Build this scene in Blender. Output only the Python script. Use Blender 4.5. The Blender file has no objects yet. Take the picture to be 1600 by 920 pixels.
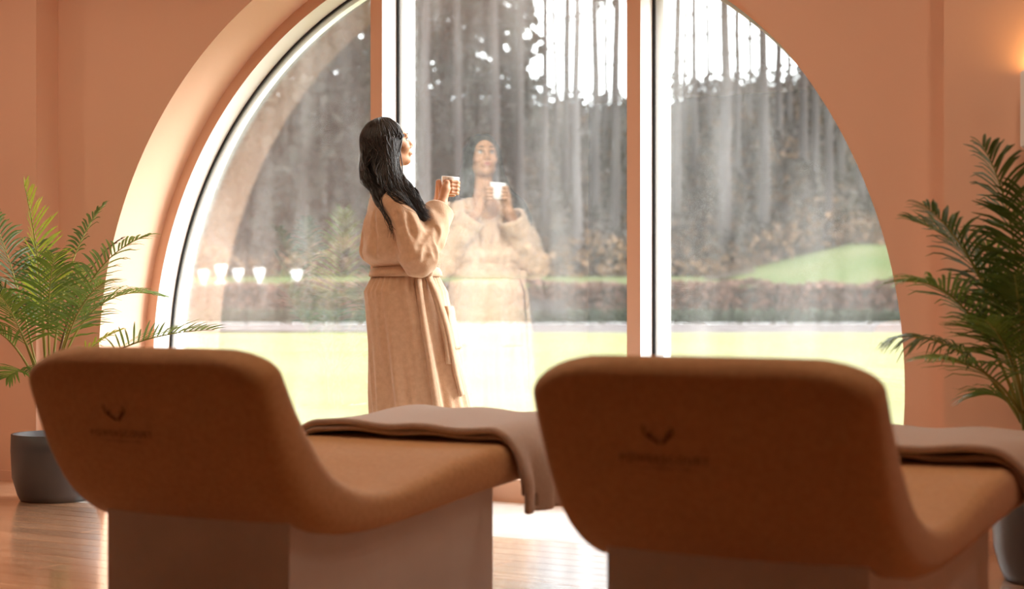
import bpy, bmesh, math, random
import numpy as np
from mathutils import Vector, Matrix

# ------------------------------------------------------------------ camera, sky, sun, exposure
scene = bpy.context.scene
C = scene.collection
F_PX, Y_HOR, EYE = 2600.0, 470.0, 0.90
cd = bpy.data.cameras.new('camera'); cam = bpy.data.objects.new('camera', cd); C.objects.link(cam)
cam.location = (0, 0, EYE); cam.rotation_euler = (math.pi/2, 0, 0)
cd.sensor_width = 36.0; cd.lens = 36.0*F_PX/1600.0
cd.shift_y = (Y_HOR-460.0)/1600.0
cd.clip_end = 600
cd.dof.use_dof = True; cd.dof.focus_distance = 7.45; cd.dof.aperture_fstop = 2.4
scene.camera = cam

world = bpy.data.worlds.new('overcast_sky'); scene.world = world; world.use_nodes = True
bg = world.node_tree.nodes['Background']
bg.inputs['Color'].default_value = (0.94, 0.97, 1.0, 1); bg.inputs['Strength'].default_value = 8.0
sd = bpy.data.lights.new('sun', 'SUN'); sun = bpy.data.objects.new('sun', sd); C.objects.link(sun)
sd.energy = 15.0; sd.angle = math.radians(30); sd.color = (1.0, 0.975, 0.97)
_az, _el = math.radians(30+52), math.radians(25)              # hazy sun over the garden, from the right of the window
sun.rotation_euler = Vector((math.sin(_az)*math.cos(_el), math.cos(_az)*math.cos(_el), math.sin(_el))).to_track_quat('Z', 'Y').to_euler()

scene.view_settings.view_transform = 'Standard'
scene.view_settings.look = 'None'
scene.view_settings.exposure = 0.0
scene.view_settings.gamma = 1.0
scene.view_settings.use_curve_mapping = False
scene.cycles.max_bounces = 14; scene.cycles.diffuse_bounces = 8
scene.cycles.transparent_max_bounces = 24
scene.cycles.use_adaptive_sampling = False
scene.cycles.sampling_pattern = 'TABULATED_SOBOL'
scene.cycles.use_denoising = True
scene.cycles.denoising_prefilter = 'ACCURATE'

# ------------------------------------------------------------------ frames of reference
R30 = math.radians(30)
TU = Vector((math.cos(R30), -math.sin(R30), 0)); NU = Vector((math.sin(R30), math.cos(R30), 0))
ORG = Vector((-0.058, 7.48, 0))
def WP(u, q, h):                      # window wall coordinates -> world
    return ORG + TU*u + NU*q + Vector((0, 0, h))
WALLROT = -R30
Q_WALL, Q_PIER, R_ARC, CU, CH = -0.33, -0.48, 2.03, -0.078, 0.573
CEIL = 3.05
rnd = random.Random(7)

# ------------------------------------------------------------------ materials
def mat(name, col, rough=0.6, spec=0.4, noise=None, bump=None, trans=0.0, metal=0.0, sheen=0.0):
    m = bpy.data.materials.new(name); m.use_nodes = True
    nt = m.node_tree; b = nt.nodes['Principled BSDF']
    b.inputs['Base Color'].default_value = (*col, 1); b.inputs['Roughness'].default_value = rough
    b.inputs['Specular IOR Level'].default_value = spec; b.inputs['Metallic'].default_value = metal
    if sheen: b.inputs['Sheen Weight'].default_value = sheen
    tc = nt.nodes.new('ShaderNodeTexCoord')
    if noise:                          # (scale, second colour, stretch)
        mp = nt.nodes.new('ShaderNodeMapping'); mp.inputs['Scale'].default_value = noise[2]
        nt.links.new(tc.outputs['Object'], mp.inputs['Vector'])
        nz = nt.nodes.new('ShaderNodeTexNoise'); nz.inputs['Scale'].default_value = noise[0]; nz.inputs['Detail'].default_value = 5
        nt.links.new(mp.outputs['Vector'], nz.inputs['Vector'])
        cr = nt.nodes.new('ShaderNodeValToRGB')
        cr.color_ramp.elements[0].position = 0.32; cr.color_ramp.elements[1].position = 0.68
        cr.color_ramp.elements[0].color = (*col, 1); cr.color_ramp.elements[1].color = (*noise[1], 1)
        nt.links.new(nz.outputs['Fac'], cr.inputs['Fac']); nt.links.new(cr.outputs['Color'], b.inputs['Base Color'])
        if trans:
            nt.links.new(cr.outputs['Color'], b.inputs['Base Color'])
    if bump:                           # (scale, strength, distance)
        n2 = nt.nodes.new('ShaderNodeTexNoise'); n2.inputs['Scale'].default_value = bump[0]; n2.inputs['Detail'].default_value = 4
        nt.links.new(tc.outputs['Object'], n2.inputs['Vector'])
        bp = nt.nodes.new('ShaderNodeBump'); bp.inputs['Strength'].default_value = bump[1]; bp.inputs['Distance'].default_value = bump[2]
        nt.links.new(n2.outputs['Fac'], bp.inputs['Height']); nt.links.new(bp.outputs['Normal'], b.inputs['Normal'])
    if trans:                          # leaf: light shines through
        tr = nt.nodes.new('ShaderNodeBsdfTranslucent'); mx = nt.nodes.new('ShaderNodeMixShader'); mx.inputs['Fac'].default_value = trans
        src = b.inputs['Base Color']
        if src.is_linked: nt.links.new(src.links[0].from_socket, tr.inputs['Color'])
        else: tr.inputs['Color'].default_value = (*col, 1)
        nt.links.new(b.outputs['BSDF'], mx.inputs[1]); nt.links.new(tr.outputs['BSDF'], mx.inputs[2])
        nt.links.new(mx.outputs['Shader'], nt.nodes['Material Output'].inputs['Surface'])
    return m

M = {}
M['wall'] = mat('peach_paint', (0.77, 0.495, 0.36), 0.75, 0.2, bump=(140, 0.08, 0.002))
M['ceiling'] = mat('ceiling_paint', (0.78, 0.58, 0.44), 0.8, 0.2)
M['frame'] = mat('white_frame_paint', (0.86, 0.84, 0.82), 0.45, 0.4)
M['rubber'] = mat('black_gasket', (0.02, 0.02, 0.022), 0.6, 0.3)
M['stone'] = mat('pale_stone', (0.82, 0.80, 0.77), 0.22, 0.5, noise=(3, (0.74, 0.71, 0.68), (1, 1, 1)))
M['subfloor'] = mat('dark_joint', (0.16, 0.08, 0.045), 0.6, 0.3)
M['lounger'] = mat('brown_towelling', (0.49, 0.265, 0.115), 0.9, 0.15, noise=(70, (0.42, 0.215, 0.085), (1, 1, 1)), bump=(420, 0.35, 0.003), sheen=0.25)
M['logo'] = mat('dark_embroidery', (0.10, 0.045, 0.016), 0.8, 0.2)
M['base'] = mat('grey_beige_laminate', (0.60, 0.54, 0.51), 0.5, 0.35, noise=(5, (0.54, 0.48, 0.45), (1, 1, 1)))
M['blanket'] = mat('taupe_wool', (0.45, 0.335, 0.265), 0.95, 0.1, noise=(60, (0.39, 0.285, 0.225), (1, 6, 1)), bump=(300, 0.4, 0.004), sheen=0.3)
M['pot'] = mat('charcoal_glazed_pot', (0.085, 0.08, 0.085), 0.38, 0.5, bump=(8, 0.1, 0.004))
M['soil'] = mat('potting_soil', (0.05, 0.03, 0.02), 0.95, 0.1, bump=(80, 0.8, 0.01))
M['leaf'] = mat('palm_leaf_green', (0.10, 0.19, 0.03), 0.42, 0.45, noise=(9, (0.19, 0.28, 0.045), (1, 1, 1)), trans=0.35)
M['leaf_y'] = mat('palm_leaf_yellow', (0.42, 0.44, 0.05), 0.45, 0.4, noise=(9, (0.28, 0.36, 0.05), (1, 1, 1)), trans=0.45)
M['leaf_d'] = mat('palm_leaf_dark', (0.055, 0.105, 0.02), 0.42, 0.45, noise=(9, (0.11, 0.15, 0.03), (1, 1, 1)), trans=0.3)
M['leaf_dry'] = mat('dry_leaf', (0.16, 0.085, 0.05), 0.8, 0.2)
M['stalk'] = mat('palm_stalk', (0.36, 0.30, 0.07), 0.5, 0.4, noise=(12, (0.22, 0.24, 0.05), (1, 1, 1)))
M['skin'] = mat('brown_skin', (0.48, 0.235, 0.125), 0.5, 0.4)
M['lips'] = mat('rose_lips', (0.42, 0.12, 0.09), 0.4, 0.4)
M['eye'] = mat('eye_white', (0.42, 0.38, 0.35), 0.25, 0.5)
M['iris'] = mat('dark_iris', (0.02, 0.012, 0.01), 0.15, 0.5)
M['hair'] = mat('black_brown_hair', (0.014, 0.009, 0.007), 0.42, 0.4)
M['robe'] = mat('beige_terry', (0.62, 0.415, 0.275), 0.95, 0.1, noise=(45, (0.55, 0.36, 0.235), (1, 1, 1)), bump=(260, 0.5, 0.004), sheen=0.3)
M['china'] = mat('white_china', (0.86, 0.85, 0.83), 0.15, 0.5)
M['greymark'] = mat('grey_print', (0.30, 0.30, 0.31), 0.5, 0.3)
M['coffee'] = mat('coffee', (0.05, 0.02, 0.01), 0.1, 0.5)
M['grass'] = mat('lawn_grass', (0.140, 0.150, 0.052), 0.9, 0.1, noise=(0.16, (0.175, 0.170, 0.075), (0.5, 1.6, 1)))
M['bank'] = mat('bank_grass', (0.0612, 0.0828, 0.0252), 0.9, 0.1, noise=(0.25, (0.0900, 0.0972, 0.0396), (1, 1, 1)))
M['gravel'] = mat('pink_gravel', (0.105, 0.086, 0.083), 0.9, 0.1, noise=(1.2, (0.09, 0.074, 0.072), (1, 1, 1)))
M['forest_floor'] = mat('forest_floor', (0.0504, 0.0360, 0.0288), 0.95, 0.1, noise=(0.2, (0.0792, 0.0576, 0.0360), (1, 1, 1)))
M['hedge'] = mat('clipped_hedge_green', (0.0230, 0.0360, 0.0202), 0.8, 0.2, noise=(1.5, (0.0360, 0.0468, 0.0266), (1, 1, 1)))
M['beech'] = mat('copper_hedge_leaf', (0.165, 0.088, 0.066), 0.85, 0.1, noise=(0.8, (0.105, 0.062, 0.048), (1, 1, 1)))
M['under'] = mat('brown_brush_leaf', (0.085, 0.055, 0.042), 0.9, 0.1, noise=(0.22, (0.15, 0.088, 0.046), (1, 1, 1)))
M['under_d'] = mat('dull_brush_leaf', (0.0324, 0.0266, 0.0274), 0.9, 0.1, noise=(0.25, (0.0490, 0.0418, 0.0331), (1, 1, 1)))
M['bark'] = mat('grey_bark', (0.0540, 0.0446, 0.0432), 0.9, 0.1, noise=(1.5, (0.0720, 0.0619, 0.0590), (1, 1, 0.15)))
M['bark_p'] = mat('pale_bark', (0.1080, 0.0972, 0.0972), 0.9, 0.1, noise=(1.5, (0.0864, 0.0756, 0.0720), (1, 1, 0.15)))
M['needle'] = mat('dark_needles', (0.0245, 0.0259, 0.0216), 0.85, 0.1, noise=(0.6, (0.0374, 0.0374, 0.0302), (1, 1, 1)))
M['teak'] = mat('weathered_teak', (0.0720, 0.0634, 0.0612), 0.8, 0.2)
M['whitestone'] = mat('white_garden_stone', (0.75, 0.75, 0.74), 0.6, 0.3)

# timber floor: each plank gets its own tone, with grain along its length
def wood():
    m = bpy.data.materials.new('warm_plank_wood'); m.use_nodes = True
    nt = m.node_tree; b = nt.nodes['Principled BSDF']
    oi = nt.nodes.new('ShaderNodeObjectInfo'); tc = nt.nodes.new('ShaderNodeTexCoord')
    mp = nt.nodes.new('ShaderNodeMapping'); mp.inputs['Scale'].default_value = (1.2, 22, 22)
    ad = nt.nodes.new('ShaderNodeVectorMath'); ad.operation = 'ADD'
    cx = nt.nodes.new('ShaderNodeCombineXYZ')
    mu = nt.nodes.new('ShaderNodeMath'); mu.operation = 'MULTIPLY'; mu.inputs[1].default_value = 37
    nt.links.new(oi.outputs['Random'], mu.inputs[0]); nt.links.new(mu.outputs[0], cx.inputs['X'])
    nt.links.new(tc.outputs['Object'], ad.inputs[0]); nt.links.new(cx.outputs[0], ad.inputs[1])
    nt.links.new(ad.outputs[0], mp.inputs['Vector'])
    nz = nt.nodes.new('ShaderNodeTexNoise'); nz.inputs['Scale'].default_value = 2.0; nz.inputs['Detail'].default_value = 6
    nt.links.new(mp.outputs['Vector'], nz.inputs['Vector'])
    cr = nt.nodes.new('ShaderNodeValToRGB')
    cr.color_ramp.elements[0].position = 0.3; cr.color_ramp.elements[1].position = 0.7
    cr.color_ramp.elements[0].color = (0.50, 0.265, 0.15, 1); cr.color_ramp.elements[1].color = (0.72, 0.44, 0.28, 1)
    nt.links.new(nz.outputs['Fac'], cr.inputs['Fac'])
    hs = nt.nodes.new('ShaderNodeHueSaturation'); mr = nt.nodes.new('ShaderNodeMapRange')
    mr.inputs['To Min'].default_value = 0.78; mr.inputs['To Max'].default_value = 1.15
    nt.links.new(oi.outputs['Random'], mr.inputs['Value']); nt.links.new(mr.outputs['Result'], hs.inputs['Value'])
    nt.links.new(cr.outputs['Color'], hs.inputs['Color']); nt.links.new(hs.outputs['Color'], b.inputs['Base Color'])
    b.inputs['Roughness'].default_value = 0.17; b.inputs['Specular IOR Level'].default_value = 0.55
    b.inputs['Coat Weight'].default_value = 0.8; b.inputs['Coat Roughness'].default_value = 0.14
    return m
M['wood'] = wood()

def glass():
    m = bpy.data.materials.new('window_glass'); m.use_nodes = True; nt = m.node_tree
    nt.nodes.remove(nt.nodes['Principled BSDF']); out = nt.nodes['Material Output']
    tr = nt.nodes.new('ShaderNodeBsdfTransparent'); tr.inputs['Color'].default_value = (0.95, 0.965, 0.955, 1)
    gl = nt.nodes.new('ShaderNodeBsdfGlossy'); gl.inputs['Roughness'].default_value = 0.0; gl.inputs['Color'].default_value = (1, 1, 1, 1)
    df = nt.nodes.new('ShaderNodeBsdfTranslucent'); df.inputs['Color'].default_value = (0.9, 0.88, 0.86, 1)
    m1 = nt.nodes.new('ShaderNodeMixShader'); m2 = nt.nodes.new('ShaderNodeMixShader')
    lw = nt.nodes.new('ShaderNodeLayerWeight'); lw.inputs['Blend'].default_value = 0.5          # Schlick curve, coated double glazing
    pw = nt.nodes.new('ShaderNodeMath'); pw.operation = 'POWER'; pw.inputs[1].default_value = 5.0
    fr = nt.nodes.new('ShaderNodeMath'); fr.operation = 'MULTIPLY_ADD'; fr.inputs[1].default_value = 0.80; fr.inputs[2].default_value = 0.20
    nt.links.new(lw.outputs['Facing'], pw.inputs[0]); nt.links.new(pw.outputs[0], fr.inputs[0])
    tc = nt.nodes.new('ShaderNodeTexCoord'); mp = nt.nodes.new('ShaderNodeMapping'); mp.inputs['Scale'].default_value = (3, 3, 0.5)
    nz = nt.nodes.new('ShaderNodeTexNoise'); nz.inputs['Scale'].default_value = 2.2; nz.inputs['Detail'].default_value = 6
    mr = nt.nodes.new('ShaderNodeMapRange'); mr.inputs['From Min'].default_value = 0.4; mr.inputs['From Max'].default_value = 0.75
    mr.inputs['To Min'].default_value = 0.015; mr.inputs['To Max'].default_value = 0.05                # streaks and dust, put in for a milky haze over the view
    nt.links.new(tc.outputs['Object'], mp.inputs['Vector']); nt.links.new(mp.outputs['Vector'], nz.inputs['Vector'])
    nt.links.new(nz.outputs['Fac'], mr.inputs['Value'])
    nt.links.new(fr.outputs[0], m1.inputs['Fac']); nt.links.new(tr.outputs[0], m1.inputs[1]); nt.links.new(gl.outputs[0], m1.inputs[2])
    nt.links.new(mr.outputs['Result'], m2.inputs['Fac']); nt.links.new(m1.outputs[0], m2.inputs[1]); nt.links.new(df.outputs[0], m2.inputs[2])
    nt.links.new(m2.outputs[0], out.inputs['Surface'])
    return m
M['glass'] = glass()

# ------------------------------------------------------------------ mesh helpers
def mesh_obj(name, verts, faces, m, parent=None, smooth=False, mats=None, fm=None):
    me = bpy.data.meshes.new(name)
    me.from_pydata([tuple(v) for v in verts], [], faces)
    for x in (mats or [m]): me.materials.append(x)
    if fm is not None: me.polygons.foreach_set('material_index', fm)
    if smooth: me.polygons.foreach_set('use_smooth', [True]*len(me.polygons))
    me.update()
    return link(name, me, parent)
def link(name, me, parent=None):
    o = bpy.data.objects.new(name, me); C.objects.link(o)
    if parent is not None: o.parent = parent
    return o
def bm_obj(name, bm, m, parent=None, smooth=False):
    me = bpy.data.meshes.new(name); bmesh.ops.recalc_face_normals(bm, faces=bm.faces[:]); bm.to_mesh(me); bm.free()
    for x in (m if isinstance(m, list) else [m]): me.materials.append(x)
    if smooth: me.polygons.foreach_set('use_smooth', [True]*len(me.polygons))
    return link(name, me, parent)
def empty(name, loc=(0, 0, 0), rz=0):
    o = bpy.data.objects.new(name, None); C.objects.link(o); o.location = loc; o.rotation_euler = (0, 0, rz); o.empty_display_size = 0.1
    return o
def tag(o, label=None, cat=None, group=None, kind=None):
    if label: o['label'] = label
    if cat: o['category'] = cat
    if group: o['group'] = group
    if kind: o['kind'] = kind
    return o
def box_bm(bm, x0, x1, y0, y1, z0, z1, xf=None, bevel=0):
    r = bmesh.ops.create_cube(bm, size=1.0)
    for v in r['verts']:
        v.co = Vector((x0+(v.co.x+.5)*(x1-x0), y0+(v.co.y+.5)*(y1-y0), z0+(v.co.z+.5)*(z1-z0)))
    if bevel:
        es = list({e for v in r['verts'] for e in v.link_edges})
        vs = bmesh.ops.bevel(bm, geom=es, offset=bevel, segments=2, affect='EDGES')['verts']
    else: vs = r['verts']
    if xf:
        for v in (bm.verts if bevel else vs): v.co = xf(v.co)
def wall_box(name, u0, u1, q0, q1, h0, h1, m, parent=None, bevel=0):
    bm = bmesh.new(); box_bm(bm, u0, u1, q0, q1, h0, h1, bevel=bevel)
    for v in bm.verts: v.co = WP(v.co.x, v.co.y, v.co.z)
    return bm_obj(name, bm, m, parent)
def tube(path, radii, n=6, cap=True):
    path = [Vector(p) for p in path]; V = []; Fc = []
    if not hasattr(radii, '__len__'): radii = [radii]*len(path)
    prev = None
    for i, p in enumerate(path):
        d = (path[min(i+1, len(path)-1)]-path[max(i-1, 0)]).normalized()
        if prev is None:
            a = Vector((0, 0, 1)) if abs(d.z) < 0.9 else Vector((1, 0, 0)); s = d.cross(a).normalized()
        else: s = (prev-d*prev.dot(d)).normalized()
        prev = s; t = d.cross(s)
        for k in range(n):
            an = 2*math.pi*k/n; V.append(p+(s*math.cos(an)+t*math.sin(an))*radii[i])
    for i in range(len(path)-1):
        for k in range(n):
            a = i*n+k; b = i*n+(k+1) % n; Fc.append((a, b, b+n, a+n))
    if cap:
        Fc.append(tuple(range(n-1, -1, -1))); Fc.append(tuple((len(path)-1)*n+k for k in range(n)))
    return V, Fc
class MB:                                  # collects several shells of one part
    def __init__(s): s.v = []; s.f = []; s.m = []
    def add(s, V, Fc, mi=0):
        o = len(s.v); s.v += [tuple(v) for v in V]; s.f += [tuple(i+o for i in f) for f in Fc]; s.m += [mi]*len(Fc)
    def build(s, name, m, parent=None, smooth=False):
        ms = m if isinstance(m, list) else [m]
        return mesh_obj(name, s.v, s.f, ms[0], parent, smooth, mats=ms, fm=s.m)
def lathe(prof, n=40):
    V = []; Fc = []
    for r, z in prof:
        for k in range(n): V.append((r*math.cos(2*math.pi*k/n), r*math.sin(2*math.pi*k/n), z))
    for i in range(len(prof)-1):
        for k in range(n):
            a = i*n+k; b = i*n+(k+1) % n; Fc.append((a, b, b+n, a+n))
    Fc.append(tuple(range(n-1, -1, -1))); Fc.append(tuple((len(prof)-1)*n+k for k in range(n)))
    return V, Fc
def crom(pts, n):
    """smooth curve through points"""
    P = [np.array(p, float) for p in pts]; P = [2*P[0]-P[1]]+P+[2*P[-1]-P[-2]]; out = []
    seg = len(P)-3
    for j in range(n):
        x = j/(n-1)*seg; i = min(int(x), seg-1); t = x-i
        a, b, c, d = P[i:i+4]
        out.append(0.5*((2*b)+(c-a)*t+(2*a-5*b+4*c-d)*t*t+(3*b-a-3*c+d)*t**3))
    return out
def sstep(x): x = min(1, max(0, x)); return x*x*(3-2*x)

# ------------------------------------------------------------------ the room shell
U0, U1, QB = -4.6, 6.2, -9.5
def arch_wall():
    bm = bmesh.new(); N = 220
    a0 = math.asin(-CH/R_ARC); angs = [a0+(math.pi-2*a0)*i/N for i in range(N+1)]
    def outer(a):
        c, s = math.cos(a), math.sin(a); k = 1e9
        if c > 1e-6: k = min(k, (U1-CU)/c)
        if c < -1e-6: k = min(k, (U0-CU)/c)
        if s > 1e-6: k = min(k, (CEIL-CH)/s)
        if s < -1e-6: k = min(k, -CH/s)
        return CU+c*k, CH+s*k
    cor = [math.atan2(CEIL-CH, U1-CU), math.atan2(CEIL-CH, U0-CU), math.atan2(-CH, U1-CU), math.pi+math.atan2(CH, CU-U0)]
    angs = sorted(angs+cor)
    rows = []
    for a in angs:
        i = (CU+R_ARC*math.cos(a), CH+R_ARC*math.sin(a)); o = outer(a)
        rows.append([bm.verts.new(WP(i[0], Q_WALL, i[1])), bm.verts.new(WP(o[0], Q_WALL, o[1])),
                     bm.verts.new(WP(i[0], 0.30, i[1])), bm.verts.new(WP(o[0], 0.30, o[1]))])
    for A, B in zip(rows, rows[1:]):
        if (A[0].co-B[0].co).length < 1e-6: continue
        bm.faces.new((A[0], B[0], B[1], A[1])); bm.faces.new((A[2], A[3], B[3], B[2]))
        bm.faces.new((A[0], A[2], B[2], B[0]))
        bm.faces.new((A[1], B[1], B[3], A[3]))
    return bm
w = bm_obj('wall_window', arch_wall(), M['wall']); tag(w, kind='structure')
for e in w.data.edges: pass
tag(wall_box('wall_pier_left', U0, -2.382, Q_PIER, Q_WALL+0.01, 0, CEIL, M['wall']), kind='structure')
tag(wall_box('wall_pier_right', 2.14, U1, Q_PIER, Q_WALL+0.01, 0, CEIL, M['wall']), kind='structure')
tag(wall_box('wall_left', U0-0.2, U0, QB, 0.3, 0, CEIL, M['wall']), kind='structure')
tag(wall_box('wall_right', U1, U1+0.2, QB, 0.3, 0, CEIL, M['wall']), kind='structure')
M['back_dark'] = mat('darkened_back_wall', (0.14, 0.075, 0.042), 0.5, 0.3, noise=(3, (0.10, 0.052, 0.03), (8, 8, 1)))  # unseen back wall made dark to cut bounce onto the lounger backs
tag(wall_box('wall_back', U0, U1, QB-0.2, QB, 0, CEIL, M['back_dark']), kind='structure')
tag(wall_box('ceiling', U0-0.2, U1+0.2, QB-0.2, 0.3, CEIL, CEIL+0.2, M['ceiling']), kind='structure')
tag(wall_box('baseboard_left', U0, -2.37, Q_PIER-0.012, Q_PIER, 0, 0.05, M['wall']), kind='structure')
tag(wall_box('baseboard_right', 2.13, U1, Q_PIER-0.012, Q_PIER, 0, 0.05, M['wall']), kind='structure')

# floor: joints below, planks and the pale stone strip by the window on top
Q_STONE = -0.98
floor = tag(wall_box('floor', U0, U1, QB, 0.28, -0.12, -0.006, M['subfloor']), kind='structure')
PW = 0.118; variants = {}
def plank_mesh(L):
    k = round(L, 2)
    if k not in variants:
        bm = bmesh.new(); box_bm(bm, 0, k-0.002, 0, PW-0.0016, -0.006, 0.0, bevel=0.0009)
        me = bpy.data.meshes.new('plank'); bm.to_mesh(me); bm.free(); me.materials.append(M['wood']); variants[k] = me
    return variants[k]
q = Q_STONE-PW; row = 0
while q > QB+0.02:
    near = q > -5.9
    u = U0+0.01+(0 if near else 0); first = True
    if near:
        while u < U1-0.02:
            L = rnd.choice([1.5, 1.9, 2.3]) if not first else rnd.choice([0.7, 1.2, 1.7])
            first = False
            if U1-u-L < 0.5: L = U1-u-0.01
            o = link('plank', plank_mesh(L), floor); o.location = WP(u, q, 0); o.rotation_euler = (0, 0, WALLROT); u += round(L, 2)
    q -= PW; row += 1
    if not near: break
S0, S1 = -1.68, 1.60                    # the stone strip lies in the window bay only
q2 = Q_STONE
while q2 < Q_WALL:
    for a, b in ((U0+0.01, S0), (S1, U1-0.01)):
        u = a
        while u < b-0.02:
            L = min(rnd.choice([1.2, 1.5, 1.9]), b-u)
            if b-u-L < 0.4: L = b-u
            L = max(0.02, math.floor(L*100)/100); o = link('plank', plank_mesh(L), floor); o.location = WP(u, q2, 0); o.rotation_euler = (0, 0, WALLROT); u += L
    q2 += PW
wall_box('plank_field', U0+0.01, U1-0.01, QB+0.01, q+PW-0.002, -0.006, 0.0, M['wood'], floor)
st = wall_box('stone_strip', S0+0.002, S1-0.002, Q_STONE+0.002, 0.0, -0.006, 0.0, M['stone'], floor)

# ------------------------------------------------------------------ arched window
RF = 1.972; FQ = 0.0; GQ = 0.128
KH = 0.10
def ring(name, r0, r1, q0, q1, m, parent, face_m=None):
    """arched bar from floor to floor; its room-side face may take a second material"""
    a0 = math.asin((KH*0.0-CH)/r1)+0.001; N = 200; V = []; Fc = []; fm = []
    for i in range(N+1):
        a = a0+(math.pi-2*a0)*i/N; c, s = math.cos(a), math.sin(a)
        for r, q_ in ((r0, q0), (r1, q0), (r1, q1), (r0, q1)): V.append(WP(CU+r*c, q_, max(0.001, CH+r*s)))
    for i in range(N):
        for k in range(4):
            a = 4*i+k; b = 4*i+(k+1) % 4; Fc.append((a, a+4, b+4, b)); fm.append(1 if (k == 0 and face_m) else 0)
    Fc += [(3, 2, 1, 0), (4*N, 4*N+1, 4*N+2, 4*N+3)]; fm += [0, 0]
    return mesh_obj(name, V, Fc, m, parent, mats=[m]+([face_m] if face_m else []), fm=fm)
win = tag(ring('window_1', RF, R_ARC+0.004, FQ, 0.22, M['frame'], None, M['wall']), kind='structure')  # room-side face in the wall colour, other faces white
ring('gasket', RF-0.009, RF-0.0005, GQ-0.008, GQ+0.008, M['rubber'], win)
ring('glazing_bead', RF-0.03, RF-0.0005, GQ+0.010, GQ+0.05, M['frame'], win)
MU = ((-0.702, -0.636), (0.638, 0.702))
for (a, b) in MU:
    top = CH+math.sqrt(RF**2-(max(abs(a-CU), abs(b-CU)))**2)
    bm = bmesh.new(); box_bm(bm, a, b, FQ, 0.22, 0.0, top+0.02)
    for f in bm.faces:
        f.material_index = 1 if f.normal.y < -0.9 else 0
    for v in bm.verts: v.co = WP(*v.co)
    bm_obj('mullion', bm, [M['frame'], M['wall']], win)
    for s, e in ((-1, a), (1, b)):
        x0, x1 = (e, e+0.010) if s > 0 else (e-0.010, e)
        wall_box('gasket', x0, x1, GQ-0.008, GQ+0.008, KH, top, M['rubber'], win)
        x0, x1 = (e, e+0.045) if s > 0 else (e-0.045, e)
        wall_box('glazing_bead', x0, x1, GQ+0.012, GQ+0.085, KH, top, M['frame'], win)
hw = math.sqrt(RF**2-CH**2)
wall_box('sill_bar', CU-hw-0.02, CU+hw+0.02, FQ-0.005, 0.22, 0.0, KH, M['wall'], win)
def pane(u0, u1):
    pts = [(u1, KH), ]; N = 40
    lim = math.sqrt(RF**2-(KH-CH)**2)
    u0 = max(u0, CU-lim); u1 = min(u1, CU+lim); low = [(u0, KH), (u1, KH)]; top = []
    for i in range(N+1):
        uu = u1+(u0-u1)*i/N; top.append((uu, CH+math.sqrt(max(0, RF**2-(uu-CU)**2))))
    # follow the bulge of the circle outside the kerb line
    side = []
    P = low+top
    if u1 >= CU+lim-1e-6:
        a0 = math.asin((KH-CH)/RF); P = [(u0, KH)]+[(CU+RF*math.cos(a), CH+RF*math.sin(a)) for a in [a0+(math.acos((u0-CU)/RF)-a0)*i/60 for i in range(61)]]
    elif u0 <= CU-lim+1e-6:
        a1 = math.pi-math.asin((KH-CH)/RF); aa = math.acos((u1-CU)/RF)
        P = [(u1, KH)]+[(CU+RF*math.cos(a), CH+RF*math.sin(a)) for a in [aa+(a1-aa)*i/60 for i in range(61)]]
    V = [WP(x, GQ-0.004, z) for x, z in P]+[WP(x, GQ+0.004, z) for x, z in P]; n = len(P)
    Fc = [tuple(range(n)), tuple(range(2*n-1, n-1, -1))]+[(i, i+n, (i+1) % n+n, (i+1) % n) for i in range(n)]
    return mesh_obj('glass_pane', V, Fc, M['glass'], win)
pane(-9, MU[0][0]); pane(MU[0][1], MU[1][0]); pane(MU[1][1], 9)

# ------------------------------------------------------------------ loungers
LROT = WALLROT
TOPC = [(-0.155, 0.795), (-0.105, 0.735), (-0.045, 0.64), (0.025, 0.555), (0.11, 0.475), (0.23, 0.425), (0.37, 0.412), (0.55, 0.438), (0.72, 0.47), (0.90, 0.485), (1.2, 0.487), (1.5, 0.49), (1.70, 0.475)]
BOTC = [(-0.225, 0.765), (-0.225, 0.69), (-0.195, 0.60), (-0.15, 0.50), (-0.065, 0.39), (0.07, 0.318), (0.25, 0.302), (0.50, 0.315), (0.70, 0.333), (0.90, 0.350), (1.2, 0.368), (1.5, 0.382), (1.70, 0.40)]
HWID = 0.385
NS = 90
TC = crom(TOPC, NS); BC = crom(BOTC, NS)
def half_w(s):
    """plan outline with rounded head and foot corners; s in 0..1"""
    L = 2.25; d0 = s*L; d1 = (1-s)*L; r = 0.19; w_ = HWID
    for d in (d0, d1):
        if d < r: w_ = min(w_, HWID-r+math.sqrt(max(0, r*r-(r-d)**2)))
    return w_
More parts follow.
